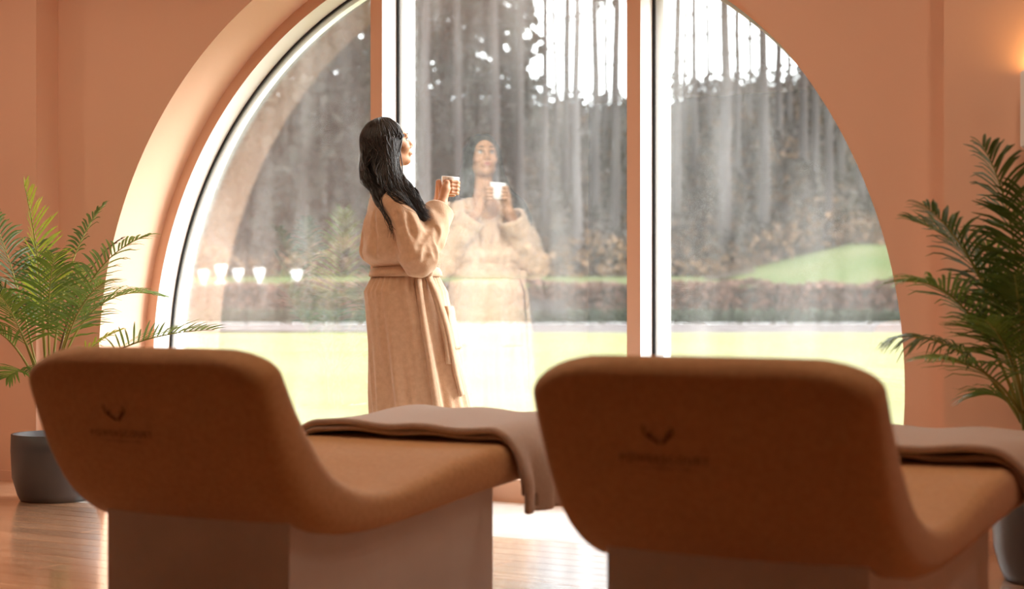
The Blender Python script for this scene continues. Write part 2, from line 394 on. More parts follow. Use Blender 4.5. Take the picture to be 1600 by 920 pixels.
def lounger_body():
    V = []; Fc = []; K = 44
    for i in range(NS):
        t = np.array(TC[i]); b = np.array(BC[i]); s = i/(NS-1); hw_ = half_w(s)
        mid = (t+b)/2; ax = (t-b)/2
        shrink = 1.0
        dd = min(s, 1-s)*2.25
        if dd < 0.05: shrink = 0.35+0.65*math.sqrt(max(0, 1-((0.05-dd)/0.05)**2))
        for k in range(K):
            an = 2*math.pi*k/K; c, sn = math.cos(an), math.sin(an)
            # rounded-box section: straight top and bottom, round sides
            r = 0.075; cx = hw_-r
            x = (cx if c > 0 else -cx)*min(1, abs(c)*1.9)**0.9+r*math.copysign(abs(c)**1.0, c)
            x = max(-hw_, min(hw_, x)); e = abs(sn)**0.62*math.copysign(1, sn)
            # the seat is slightly dished across its width
            dish = -0.018*math.cos(min(1, abs(x)/hw_)*math.pi/2)*(1 if sn > 0 else 0)*sstep((0.95-s)/0.3)
            p = mid+ax*e*shrink+np.array([0, dish if s > 0.2 else 0])
            V.append((x, p[0], p[1]))
    for i in range(NS-1):
        for k in range(K):
            a = i*K+k; b = i*K+(k+1) % K; Fc.append((a, a+K, b+K, b))
    Fc.append(tuple(range(K))); Fc.append(tuple((NS-1)*K+k for k in range(K-1, -1, -1)))
    return V, Fc
def back_point(x, arc):
    """point on the rear face of the backrest: lateral x, height given as arc length down from the head"""
    pts = [np.array(p) for p in BC]; acc = 0
    for a, b in zip(pts, pts[1:]):
        L = np.linalg.norm(b-a)
        if acc+L >= arc:
            t = (arc-acc)/L; p = a+(b-a)*t; d = (b-a)/L; nrm = np.array([-d[1], d[0]]) if False else np.array([d[1], -d[0]])
            if nrm[0] > 0: nrm = -nrm
            return Vector((x, p[0]+nrm[0]*0.004, p[1]+nrm[1]*0.004))
        acc += L
ANTLER = [[(-0.004, -0.006), (-0.016, 0.004), (-0.027, 0.010), (-0.034, 0.020), (-0.034, 0.036)], [(-0.026, 0.010), (-0.018, 0.020)],
          [(0.004, -0.006), (0.012, 0.004), (0.023, 0.011), (0.030, 0.020), (0.027, 0.034)], [(0.021, 0.010), (0.016, 0.020)]]
def flat_stroke(pts, w0, w1):
    V = []; Fc = []; P = crom([(*p, 0) for p in pts], 10) if len(pts) > 2 else [np.array((*p, 0)) for p in pts]
    for i, p in enumerate(P):
        d = P[min(i+1, len(P)-1)]-P[max(i-1, 0)]; d = d/np.linalg.norm(d); nn = np.array([-d[1], d[0], 0]); w_ = w0+(w1-w0)*i/(len(P)-1)
        V += [p+nn*w_/2, p-nn*w_/2]
    for i in range(len(P)-1): Fc.append((2*i, 2*i+1, 2*i+3, 2*i+2))
    return V, Fc
def text_mesh(body, size):
    cu = bpy.data.curves.new('lettering', 'FONT'); cu.body = body; cu.size = size; cu.align_x = 'CENTER'; cu.resolution_u = 3; cu.space_character = 1.25
    o = bpy.data.objects.new('lettering', cu); C.objects.link(o); dg = bpy.context.evaluated_depsgraph_get()
    me = bpy.data.meshes.new_from_object(o.evaluated_get(dg)); bpy.data.objects.remove(o)
    V = [v.co.copy() for v in me.vertices]; Fc = [tuple(p.vertices) for p in me.polygons]; bpy.data.meshes.remove(me)
    return V, Fc
def make_lounger():
    root = empty('spa_lounger')
    V, Fc = lounger_body(); body = mesh_obj('cushioned_shell', V, Fc, M['lounger'], root, True)
    # plinth under the shell, its top cut to the shell's underside
    bx, y0, y1 = 0.30, 0.0, 0.98
    V = []; n = 24; bot = sorted([tuple(p) for p in BC])
    ys = [y0+(y1-y0)*i/n for i in range(n+1)]
    def under(y):
        c = [(p[0], p[1]) for p in BC if p[0] > -0.05]; return float(np.interp(y, [p[0] for p in c], [p[1] for p in c]))
    for y in ys:
        h = under(y)+0.03
        V += [(-bx, y, 0), (bx, y, 0), (bx, y, h), (-bx, y, h)]
    Fc = []
    for i in range(n):
        for k in range(4):
            a = 4*i+k; b = 4*i+(k+1) % 4; Fc.append((a, b, b+4, a+4))
    Fc += [(3, 2, 1, 0), (4*n, 4*n+1, 4*n+2, 4*n+3)]
    mesh_obj('plinth', V, Fc, M['base'], root)
    # embroidered emblem and name on the back
    LX, ARC = -0.075, 0.185
    mb = MB()
    for i, st_ in enumerate(ANTLER):
        V, Fc = flat_stroke(st_, 0.0075, 0.003); mb.add([back_point(LX+p[0], ARC-0.028-p[1]) for p in V], Fc)
    mb.build('antler_emblem', M['logo'], root)
    for nm, txt, size, dy in (('name_lettering', 'POWERSCOURT', 0.0235, 0.022), ('small_lettering', 'HOTEL RESORT & SPA', 0.0095, 0.038)):
        V, Fc = text_mesh(txt, size); mesh_obj(nm, [back_point(LX+p[0], ARC+dy-p[1]) for p in V], Fc, M['logo'], root)
    return root
def copy_tree(o, parent=None):
    c = o.copy(); C.objects.link(c); c.parent = parent
    for ch in list(o.children): copy_tree(ch, c)
    return c
lg1 = make_lounger()
def corner(zc, xc): return Vector(((xc-800)/F_PX*zc, zc, 0))
LW = 0.60
def lounger_pos(zc, xc): return corner(zc, xc)-TU*(LW/2)
lg1.location = lounger_pos(6.816*LW, 452); lg1.rotation_euler = (0, 0, LROT)
tag(lg1, 'brown covered spa lounger nearest the potted palm with charcoal pot on the left', 'lounger', 'loungers facing the window')
lg2 = copy_tree(lg1); lg2.location = lounger_pos(5.70*LW, 1357)
tag(lg2, 'brown covered spa lounger nearest the camera, right of the other one', 'lounger', 'loungers facing the window')

# folded blankets over the leg ends
def make_blanket(seed):
    r = random.Random(seed); NV, NW = 44, 90; V0, V1 = 0.93, 1.66
    topx = [p[0] for p in TC]; toph = [p[1] for p in TC]
    def top(v): 
        c = sorted([(p[0], p[1]) for p in TC if p[0] > 0.3]); return float(np.interp(v, [a[0] for a in c], [a[1] for a in c]))
    half = HWID+0.0; rr = 0.075; hang = 0.10
    flat = half-rr; arcL = rr*math.pi/2; total = flat+arcL+hang
    def sheet(off, v0, v1, wmax_l, wmax_r, ph):
        V = []
        for i in range(NV):
            v = v0+(v1-v0)*i/(NV-1)
            for j in range(NW):
                s = -wmax_l+(wmax_l+wmax_r)*j/(NW-1); a = abs(s); sg = 1 if s > 0 else -1
                wob = 0.006*math.sin(9*v+3*s+ph)+0.004*math.sin(23*s+5*v+ph)
                if a < flat: x, z, nx, nz = a, 0, 0, 1
                elif a < flat+arcL:
                    t = (a-flat)/rr; x, z, nx, nz = flat+rr*math.sin(t), -rr+rr*math.cos(t), math.sin(t), math.cos(t)
                else: x, z, nx, nz = half, -rr-(a-flat-arcL), 1, 0
                hangf = sstep((a-flat-arcL*0.5)/0.12)
                o = off+0.004+wob*(1-hangf)+hangf*(0.012+0.014*math.sin(46*v+ph+1.5*math.sin(7*v)))
                edge = math.exp(-((v-v0)/0.03)**2)
                V.append((sg*(x+nx*o), v+0.02*math.sin(4*s+ph)*(1-hangf), top(v)+z+nz*o-0.0*edge))
        Fc = [(i*NW+j, i*NW+j+1, (i+1)*NW+j+1, (i+1)*NW+j) for i in range(NV-1) for j in range(NW-1)]
        return V, Fc
    return sheet, total
def blanket(lg, label, seed):
    sheet, total = make_blanket(seed)
    root = empty('folded_blanket', lg.location, LROT)
    tag(root, label, 'blanket', 'blankets on the loungers')
    lower = mesh_obj('lower_layer', *sheet(0.002, 0.945, 1.66, total-0.02, total-0.02, seed), M['blanket'], root, True)
    upper = mesh_obj('upper_layer', *sheet(0.022, 0.93, 1.64, total-0.005, total+0.03, seed*1.7), M['blanket'], root, True)
    for o, th in ((lower, 0.016), (upper, 0.02)):
        md = o.modifiers.new('thick', 'SOLIDIFY'); md.thickness = th; md.offset = 1
        sb = o.modifiers.new('round', 'BEVEL'); sb.width = 0.007; sb.segments = 2; sb.limit_method = 'ANGLE'
    return root
blanket(lg1, 'taupe blanket folded over the leg end of the lounger on the left', 1)
blanket(lg2, 'taupe blanket folded over the leg end of the lounger on the right', 2)

# ------------------------------------------------------------------ signed-distance modelling
class Field:
    def __init__(s, xs, ys, zs):
        s.x, s.y, s.z = [np.asarray(a, np.float32) for a in (xs, ys, zs)]
        s.F = np.full((len(s.x), len(s.y), len(s.z)), 0.5, np.float32)
    def win(s, lo, hi, pad):
        sl = []
        for ax, l, h in zip((s.x, s.y, s.z), lo, hi):
            a = np.searchsorted(ax, l-pad); b = np.searchsorted(ax, h+pad); sl.append(slice(max(0, a-1), min(len(ax), b+1)))
        sl = tuple(sl)
        return sl, s.x[sl[0]][:, None, None], s.y[sl[1]][None, :, None], s.z[sl[2]][None, None, :]
    def put(s, sl, d, k=0.0, sub=False):
        A = s.F[sl]
        if sub: d = -d
        if k > 0:
            h = np.maximum(k-np.abs(A-d), 0)/k
            out = (np.maximum(A, d)+h*h*k*0.25) if sub else (np.minimum(A, d)-h*h*k*0.25)
        else: out = np.maximum(A, d) if sub else np.minimum(A, d)
        s.F[sl] = out
    def capsule(s, a, b, ra, rb, k=0.0, sub=False, wob=None):
        a = np.array(a, np.float32); b = np.array(b, np.float32); R = max(ra, rb)
        sl, X, Y, Z = s.win(np.minimum(a, b)-R, np.maximum(a, b)+R, k+0.03)
        ab = b-a; t = np.clip(((X-a[0])*ab[0]+(Y-a[1])*ab[1]+(Z-a[2])*ab[2])/max(1e-9, float(ab@ab)), 0, 1)
        r = ra+(rb-ra)*t
        if wob is not None: r = r+wob(X, Y, Z, t)
        d = np.sqrt((X-a[0]-ab[0]*t)**2+(Y-a[1]-ab[1]*t)**2+(Z-a[2]-ab[2]*t)**2)-r
        s.put(sl, d.astype(np.float32), k, sub)
    def ellip(s, c, r, k=0.0, sub=False, rot=None):
        c = np.array(c, np.float32); r = np.array(r, np.float32); R = float(max(r))
        sl, X, Y, Z = s.win(c-R, c+R, k+0.03); X, Y, Z = X-c[0], Y-c[1], Z-c[2]
        if rot is not None:
            m = np.array(rot, np.float32)       # rows: local axes in body space
            X, Y, Z = m[0, 0]*X+m[0, 1]*Y+m[0, 2]*Z, m[1, 0]*X+m[1, 1]*Y+m[1, 2]*Z, m[2, 0]*X+m[2, 1]*Y+m[2, 2]*Z
        k0 = np.sqrt((X/r[0])**2+(Y/r[1])**2+(Z/r[2])**2); k1 = np.sqrt((X/r[0]**2)**2+(Y/r[1]**2)**2+(Z/r[2]**2)**2)
        d = k0*(k0-1)/np.maximum(k1, 1e-6)
        s.put(sl, d.astype(np.float32), k, sub)
    def mesh(s):
        F = s.F; S = F < 0; nx, ny, nz = F.shape
        cnt = np.zeros((nx-1, ny-1, nz-1), np.int8)
        for dx in (0, 1):
            for dy in (0, 1):
                for dz in (0, 1): cnt += S[dx:nx-1+dx, dy:ny-1+dy, dz:nz-1+dz]
        I, J, K = np.nonzero((cnt > 0) & (cnt < 8))
        vid = np.full(cnt.shape, -1, np.int32); vid[I, J, K] = np.arange(len(I))
        acc = np.zeros((len(I), 3)); num = np.zeros(len(I))
        crn = [(a, b, c) for a in (0, 1) for b in (0, 1) for c in (0, 1)]
        for p in crn:
            for ax in range(3):
                if p[ax]: continue
                q_ = list(p); q_[ax] = 1
                f0 = F[I+p[0], J+p[1], K+p[2]]; f1 = F[I+q_[0], J+q_[1], K+q_[2]]
                m = (f0 < 0) != (f1 < 0); t = np.where(m, f0/np.where(m, f0-f1, 1), 0)
                P = []
                for d, (arr, idx) in enumerate(((s.x, I), (s.y, J), (s.z, K))):
                    c0 = arr[idx+p[d]]; c1 = arr[idx+q_[d]]; P.append(c0+(c1-c0)*t)
                acc += np.where(m[:, None], np.stack(P, 1), 0); num += m
        V = acc/num[:, None]; faces = []
        for ax in range(3):
            a = [slice(None)]*3; b = [slice(None)]*3; a[ax] = slice(0, -1); b[ax] = slice(1, None)
            A = S[tuple(a)]; B = S[tuple(b)]; ch = np.nonzero(A != B)
            o1, o2 = [(1, 2), (2, 0), (0, 1)][ax]
            ok = np.ones(len(ch[0]), bool)
            for o in (o1, o2): ok &= (ch[o] >= 1) & (ch[o] < cnt.shape[o])
            idx = [c[ok] for c in ch]
            def cell(d1, d2):
                w_ = [i.copy() for i in idx]; w_[o1] -= d1; w_[o2] -= d2; return vid[tuple(w_)]
            q4 = np.stack([cell(1, 1), cell(0, 1), cell(0, 0), cell(1, 0)], 1)
            flip = ~A[tuple(idx)]; q4[flip] = q4[flip][:, ::-1]; faces.append(q4)
        return V, np.concatenate(faces)
def np_mesh(name, V, Q, m, parent=None):
    me = bpy.data.meshes.new(name); me.vertices.add(len(V)); me.vertices.foreach_set('co', V.astype(np.float32).ravel())
    me.loops.add(len(Q)*4); me.loops.foreach_set('vertex_index', Q.astype(np.int32).ravel())
    me.polygons.add(len(Q)); me.polygons.foreach_set('loop_start', np.arange(len(Q), dtype=np.int32)*4)
    me.polygons.foreach_set('use_smooth', np.ones(len(Q), bool))
    me.materials.append(m); me.update(calc_edges=True); me.validate()
    return link(name, me, parent)

# ------------------------------------------------------------------ the person at the window
HS = 0.88; PITCH = math.radians(11)
HC = np.array([-0.066, 0.0, 1.592])
def hp(p):                              # head-local point -> body space (x forward, y left, z up)
    x, y, z = [c*HS for c in p]; c, s = math.cos(PITCH), math.sin(PITCH)
    return np.array([HC[0]+x*c-z*s, HC[1]+y, HC[2]+x*s+z*c])
HROT = [[math.cos(PITCH), 0, math.sin(PITCH)], [0, 1, 0], [-math.sin(PITCH), 0, math.cos(PITCH)]]
CUPC = np.array([0.205, -0.005, 1.405])
ARM = {-1: dict(S=(-0.065, -0.155, 1.305), E=(0.015, -0.230, 1.085), Wp=(0.155, -0.070, 1.320)),
        1: dict(S=(-0.065, 0.155, 1.305), E=(0.060, 0.235, 1.090), Wp=(0.168, 0.078, 1.315))}
def finger_paths():
    out = []
    for sg in (-1, 1):
        for i in range(4):
            z = CUPC[2]+0.020-0.0165*i-(0.004 if sg > 0 else 0); R = 0.0445+(0.0 if sg < 0 else 0.003)-0.0013*i
            a0, a1 = (128, 28) if sg < 0 else (112, 44)
            pts = []
            for t in (0, 0.36, 0.7, 1.0):
                a = math.radians(a0+(a1-a0)*t)*sg; rr_ = R+0.006*math.sin(math.pi*t)
                pts.append((CUPC[0]+rr_*math.cos(a), CUPC[1]+rr_*math.sin(a), z-0.004*t))
            out.append((pts, 0.0086 if i < 3 else 0.0074))
        a = math.radians(158)*sg
        out.append(([tuple(np.array(ARM[sg]['Wp'])*0.45+np.array((CUPC[0]-0.046, CUPC[1]+sg*0.026, CUPC[2]-0.03))*0.55),
                     (CUPC[0]-0.047, CUPC[1]+sg*0.028, CUPC[2]-0.008), (CUPC[0]-0.050, CUPC[1]+sg*0.014, CUPC[2]+0.022)], 0.0095))
    return out
def body_field():
    zs = np.concatenate([np.arange(-0.012, 1.20, 0.009), np.arange(1.20, 1.74, 0.003)])
    f = Field(np.arange(-0.26, 0.30, 0.003), np.arange(-0.30, 0.301, 0.0032), zs)
    # legs and feet
    for s in (-1, 1):
        f.capsule((0.0, s*0.085, 0.90), (0.015, s*0.085, 0.50), 0.085, 0.058, 0.02)
        f.capsule((0.015, s*0.085, 0.50), (-0.01, s*0.085, 0.10), 0.055, 0.036, 0.02)
        f.capsule((-0.02, s*0.085, 0.05), (0.13, s*0.095, 0.028), 0.04, 0.026, 0.02)
    f.ellip((-0.01, 0, 0.93), (0.125, 0.165, 0.13), 0.05)
    f.ellip((-0.02, 0, 1.08), (0.095, 0.125, 0.15), 0.06)
    f.ellip((-0.035, 0, 1.24), (0.100, 0.145, 0.14), 0.06)
    f.capsule((-0.065, -0.130, 1.315), (-0.065, 0.130, 1.315), 0.045, 0.045, 0.05)
    f.capsule((-0.065, 0, 1.33), tuple(hp((-0.02, 0, -0.07))), 0.055, 0.047, 0.03)
    for s in (-1, 1):
        A = ARM[s]; f.capsule(A['S'], A['E'], 0.05, 0.038, 0.03); f.capsule(A['E'], A['Wp'], 0.038, 0.024, 0.01)
        pc = (CUPC[0]-0.030, CUPC[1]+s*0.054, CUPC[2]-0.018)
        f.capsule(A['Wp'], pc, 0.022, 0.020, 0.012)
        f.capsule(pc, (CUPC[0]-0.022, CUPC[1]+s*0.050, CUPC[2]+0.010), 0.018, 0.014, 0.012)
    for pts, r in finger_paths():
        for a, b in zip(pts, pts[1:]): f.capsule(a, b, r, r*0.93, 0.004)
    # head
    f.ellip(hp((-0.018, 0, 0.030)), np.array((0.098, 0.076, 0.088))*HS, 0.0, rot=HROT)
    f.ellip(hp((0.030, 0, -0.022)), np.array((0.062, 0.060, 0.088))*HS, 0.03, rot=HROT)
    f.capsule(hp((0.0, -0.040, -0.065)), hp((0.060, -0.012, -0.098)), 0.022*HS, 0.018*HS, 0.025)
    f.capsule(hp((0.0, 0.040, -0.065)), hp((0.060, 0.012, -0.098)), 0.022*HS, 0.018*HS, 0.025)
    f.ellip(hp((0.070, 0, -0.099)), np.array((0.019, 0.020, 0.017))*HS, 0.015)
    for s in (-1, 1):
        f.ellip(hp((0.098, s*0.031, 0.004)), np.array((0.017, 0.019, 0.012))*HS, 0.012, sub=True, rot=HROT)
        f.ellip(hp((0.062, s*0.040, -0.035)), np.array((0.024, 0.022, 0.022))*HS, 0.02, rot=HROT)
        f.capsule(hp((0.086, s*0.012, 0.026)), hp((0.078, s*0.045, 0.026)), 0.009*HS, 0.008*HS, 0.012)
        f.ellip(hp((-0.005, s*0.074, -0.010)), np.array((0.016, 0.009, 0.030))*HS, 0.006, rot=HROT)
        f.ellip(hp((0.094, s*0.012, -0.036)), np.array((0.011, 0.009, 0.008))*HS, 0.006)
    f.capsule(hp((0.086, 0, 0.020)), hp((0.108, 0, -0.028)), 0.007*HS, 0.0105*HS, 0.012)
    f.ellip(hp((0.088, 0, -0.066)), np.array((0.013, 0.026, 0.016))*HS, 0.012, rot=HROT)
    return f
PERSON_A = math.radians(16)
PLOC = Vector(((632-800)/F_PX*7.46, 7.46, 0.012))
V, Q = body_field().mesh()
person = np_mesh('person', V, Q, M['skin'])
person.location = PLOC; person.rotation_euler = (0, 0, PERSON_A)
tag(person, 'woman in a long beige robe standing at the window, both hands around a cup', 'person')

def ball(name, c, r, m, parent, n=14, sc=(1, 1, 1)):
    bm = bmesh.new(); bmesh.ops.create_uvsphere(bm, u_segments=n, v_segments=n//2+2, radius=r)
    for v in bm.verts: v.co = Vector((v.co.x*sc[0]+c[0], v.co.y*sc[1]+c[1], v.co.z*sc[2]+c[2]))
    return bm_obj(name, bm, m, parent, True)
for s in (-1, 1):
    e = ball('eye', hp((0.0758, s*0.031, 0.003)), 0.0125*HS, M['eye'], person)
    ball('iris', hp((0.0830, s*0.0295, 0.004)), 0.0078*HS, M['iris'], e, sc=(0.7, 1, 1))
    mb = MB(); P = crom([hp((0.094, s*0.012, 0.027)), hp((0.093, s*0.028, 0.034)), hp((0.078, s*0.050, 0.029))], 8)
    mb.add(*tube(P, [0.002, 0.003, 0.003, 0.003, 0.0028, 0.0024, 0.002, 0.001], 6)); mb.build('eyebrow', M['hair'], person, True)
    mb = MB(); P = crom([hp((0.090, s*0.018, 0.010)), hp((0.0915, s*0.030, 0.0135)), hp((0.080, s*0.044, 0.009))], 7)
    mb.add(*tube(P, 0.0016, 5)); mb.build('eyelashes', M['hair'], person, True)
for nm, z, r in (('upper_lip', -0.0605, 0.0048), ('lower_lip', -0.0700, 0.0058)):
    mb = MB(); P = crom([hp((0.086, -0.025, -0.0590)), hp((0.0985, -0.011, z)), hp((0.1005, 0, z-0.001)), hp((0.0985, 0.011, z)), hp((0.086, 0.025, -0.0590))], 13)
    mb.add(*tube(P, [r*HS*(0.25+0.75*math.sin(math.pi*(i+0.6)/13.2)) for i in range(13)], 8)); mb.build(nm, M['lips'], person, True)

# robe: skirt, bodice and sleeves in one garment
def skirt_c(z): return 0.005+0.075*np.clip((0.93-z)/0.55, 0, 1.3)
def skirt_r(th, z):
    z = np.asarray(z, float)
    ax = np.interp(z, [0.10, 0.40, 0.70, 0.93, 1.00, 1.05], [0.250, 0.222, 0.198, 0.186, 0.146, 0.128])
    ay = np.interp(z, [0.10, 0.40, 0.70, 0.93, 1.00, 1.05], [0.225, 0.210, 0.195, 0.185, 0.165, 0.150])
    r = 1/np.sqrt((np.cos(th)/ax)**2+(np.sin(th)/ay)**2)
    ramp = np.clip((0.98-z)/0.5, 0, 1)
    fold = 0.011*np.sin(9*th+1.2+2.2*z)+0.008*np.sin(15*th-0.7-3*z)+0.005*np.sin(23*th+5*z)
    gath = 0.004*np.sin(34*th)*np.exp(-((z-0.98)/0.07)**2)
    return r+fold*ramp+gath
def robe_field():
    f = Field(np.arange(-0.30, 0.42, 0.0048), np.arange(-0.36, 0.361, 0.0048), np.arange(0.09, 1.475, 0.005))
    X, Y, Z = f.x[:, None, None], f.y[None, :, None], f.z[None, None, :]
    zz = np.minimum(f.z, 1.05)[None, None, :]; cx = skirt_c(zz); th = np.arctan2(Y, X-cx); rho = np.sqrt((X-cx)**2+Y**2)
    d = (rho-skirt_r(th, zz))*0.85
    d = np.maximum(d, np.maximum(Z-1.06, 0.13-Z))
    inner = np.maximum((rho-skirt_r(th, zz)+0.012)*0.85, Z-0.80)          # hollow below the hips
    d = np.maximum(d, -inner)
    f.F = np.minimum(f.F, d).astype(np.float32)
    f.ellip((-0.030, 0, 1.105), (0.168, 0.195, 0.082), 0.02)             # cloth bloused over the belt
    f.ellip((-0.050, 0, 1.20), (0.140, 0.185, 0.155), 0.05)
    f.capsule((-0.075, -0.130, 1.310), (-0.075, 0.130, 1.310), 0.060, 0.060, 0.05)
    f.capsule((-0.085, -0.055, 1.345), (-0.085, 0.055, 1.345), 0.052, 0.052, 0.05)
    for s in (-1, 1):
        A = {k: np.array(v) for k, v in ARM[s].items()}
        S, E, Wp = A['S'], A['E']+np.array((0.0, s*0.005, -0.012)), A['Wp']; cuff = E+(Wp-E)*0.84
        w1 = lambda X, Y, Z, t: 0.0045*np.sin(55*X-22*Z+8*Y)*np.sin(3.1*t)+0.003*np.sin(38*Z+60*X+25*Y)*t
        f.capsule(S, E, 0.066, 0.080, 0.03, wob=w1)
        w2 = lambda X, Y, Z, t: 0.005*np.sin(48*X-62*Z+20*Y)*(1-0.5*t)+0.003*np.sin(90*X+30*Z)
        f.capsule(E, cuff, 0.080, 0.064, 0.02, wob=w2)
        dirn = (Wp-E)/np.linalg.norm(Wp-E)
        f.capsule(cuff-dirn*0.012, cuff+dirn*0.004, 0.070, 0.070, 0.008)
        # cut square and hollow the sleeve mouth
        sl, X, Y, Z = f.win(cuff-0.16, cuff+0.16, 0.0)
        ax_ = (X-cuff[0])*dirn[0]+(Y-cuff[1])*dirn[1]+(Z-cuff[2])*dirn[2]
        rad = np.sqrt(np.maximum(0, (X-cuff[0])**2+(Y-cuff[1])**2+(Z-cuff[2])**2-ax_**2))
        cut = np.maximum(rad-0.12, np.abs(ax_-0.075)-0.06); f.put(sl, cut.astype(np.float32), 0.006, True)
        f.capsule(cuff-dirn*0.07, cuff+dirn*0.10, 0.044, 0.058, 0.004, True)
    # drapery over the bodice
    X, Y, Z = f.x[:, None, None], f.y[None, :, None], f.z[None, None, :]
    env = np.exp(-((Z-1.17)/0.11)**2)
    f.F += (env*(0.0035*np.sin(42*X+26*Z+30*np.abs(Y))+0.003*np.sin(70*X-30*Z+18*Y)+0.003*np.sin(55*Y+14*X))).astype(np.float32)
    # creases of the near and far sleeve and of the back
    def on_surface(p):
        p = np.array(p, float)
        for _ in range(12):
            i, j, k = [int(np.clip(np.searchsorted(ax, c), 1, len(ax)-2)) for ax, c in zip((f.x, f.y, f.z), p)]; F = f.F
            g = np.array([F[i+1, j, k]-F[i-1, j, k], F[i, j+1, k]-F[i, j-1, k], F[i, j, k+1]-F[i, j, k-1]], float); n_ = np.linalg.norm(g)
            if n_ < 1e-6: break
            p = p-g/n_*float(F[i, j, k])*0.8
        return p
    for a, b in [((0.060, -0.27, 1.205), (-0.02, -0.33, 1.115)), ((0.065, -0.28, 1.185), (0.015, -0.33, 1.055)), ((0.075, -0.28, 1.19), (0.075, -0.30, 1.075)), ((0.10, -0.26, 1.235), (0.11, -0.27, 1.135)),
                 ((-0.14, -0.16, 1.31), (-0.11, -0.24, 1.09)), ((-0.10, -0.21, 1.31), (-0.055, -0.28, 1.12)), ((-0.17, -0.10, 1.28), (-0.17, -0.14, 1.07)), ((-0.04, -0.24, 1.27), (-0.02, -0.31, 1.17)),
                 ((-0.18, 0.02, 1.27), (-0.18, 0.0, 1.08)), ((0.09, 0.27, 1.20), (0.05, 0.32, 1.07)), ((0.11, 0.26, 1.22), (0.10, 0.29, 1.08)), ((0.06, 0.05, 1.22), (0.13, 0.08, 1.06)), ((0.06, -0.05, 1.22), (0.13, -0.08, 1.06))]:
        P = [on_surface(np.array(a)*(1-t)+np.array(b)*t) for t in (0, 0.25, 0.5, 0.75, 1)]
        R_ = [0.004, 0.010, 0.012, 0.009, 0.004]
        for i in range(4): f.capsule(P[i], P[i+1], R_[i], R_[i+1], 0.018, True)
    # neck opening, deeper in front
    f.capsule((-0.062, 0, 1.36), (-0.05, 0, 1.60), 0.056, 0.075, 0.01, True)
    f.capsule((0.02, 0, 1.36), (0.12, 0, 1.27), 0.045, 0.020, 0.02, True)
    return f
ROBE_F = robe_field(); V, Q = ROBE_F.mesh()
robe = np_mesh('bathrobe', V, Q, M['robe'], person); robe['label'] = 'beige towelling bathrobe with wide sleeves'
def skirt_pt(th, z, off): r = float(skirt_r(th, z))+off; return Vector((float(skirt_c(z))+r*math.cos(th), r*math.sin(th), z))
def strip(name, path, w_, th_, m, parent):
    """flat cloth strap along a path of (angle, height, offset)"""
    mb = MB(); P = [skirt_pt(*p) for p in path]; V = []; Fc = []
    for i, p in enumerate(P):
        a = path[i][0]; nrm = Vector((math.cos(a), math.sin(a), 0)); d = (P[min(i+1, len(P)-1)]-P[max(i-1, 0)]).normalized(); s = d.cross(nrm).normalized()
        for (x, y) in ((-w_/2, 0), (w_/2, 0), (w_/2, th_), (-w_/2, th_)): V.append(p+s*x+nrm*y)
    for i in range(len(P)-1):
        for k in range(4):
            a = 4*i+k; b = 4*i+(k+1) % 4; Fc.append((a, b, b+4, a+4))
    Fc += [(3, 2, 1, 0), tuple(4*(len(P)-1)+k for k in range(4))]
    return mesh_obj(name, V, Fc, m, parent, True)
belt = MB(); V = []; Fc = []; NB = 72
for i in range(NB):
    a = 2*math.pi*i/NB
    for (o, z) in ((0.000, 0.996), (0.014, 1.000), (0.016, 1.018), (0.012, 1.036), (0.000, 1.040)): V.append(skirt_pt(a, z, o+0.004))
for i in range(NB):
    for k in range(4):
        a = 5*i+k; b = 5*((i+1) % NB)+k; Fc.append((a, b, b+1, a+1))
belt.add(V, Fc)
belt = belt.build('belt', M['robe'], person, True); belt['label'] = 'tied cloth belt of the bathrobe'
KA = math.radians(-68)
ball('belt_knot', skirt_pt(KA, 1.015, 0.022), 0.024, M['robe'], belt, sc=(1, 1.1, 0.9))
strip('belt_tail', [(KA+0.42*t+0.06*math.sin(5*t), 1.01-0.54*t, 0.012+0.004*math.sin(5*t)) for t in [i/24 for i in range(25)]], 0.032, 0.009, M['robe'], belt)
strip('belt_tail', [(KA+0.10*math.sin(2.4*t)+0.10*t, 1.01-0.40*t, 0.012+0.006*math.sin(3*t)) for t in [i/24 for i in range(25)]], 0.032, 0.009, M['robe'], belt)
strip('front_edge', [(math.radians(-84)-0.02*t, 0.985-0.83*t, 0.001) for t in [i/30 for i in range(31)]], 0.030, 0.007, M['robe'], robe)
def patch(name, a0, a1, z0, z1, off, m, parent, hem=True):
    V = []; Fc = []; n1, n2 = 12, 12
    for o in (off, off-0.016):
        for i in range(n1+1):
            for j in range(n2+1):
                z = z0+(z1-z0)*j/n2; e = 0.004 if (hem and z > z1-0.035 and o == off) else 0
                V.append(skirt_pt(a0+(a1-a0)*i/n1, z, o+e))
    n = (n1+1)*(n2+1)
    for i in range(n1):
        for j in range(n2):
            a = i*(n2+1)+j; Fc.append((a, a+n2+1, a+n2+2, a+1)); Fc.append((n+a, n+a+1, n+a+n2+2, n+a+n2+1))
    rim = [j for j in range(n2+1)]+[i*(n2+1)+n2 for i in range(1, n1+1)]+[n1*(n2+1)+j for j in range(n2-1, -1, -1)]+[i*(n2+1) for i in range(n1-1, 0, -1)]
    for a, b in zip(rim, rim[1:]+rim[:1]): Fc.append((a, b, b+n, a+n))
    return mesh_obj(name, V, Fc, m, parent, True)
patch('pocket', math.radians(-42), math.radians(-4), 0.675, 0.865, 0.010, M['robe'], robe)
patch('pocket', math.radians(40), math.radians(78), 0.675, 0.865, 0.010, M['robe'], robe)
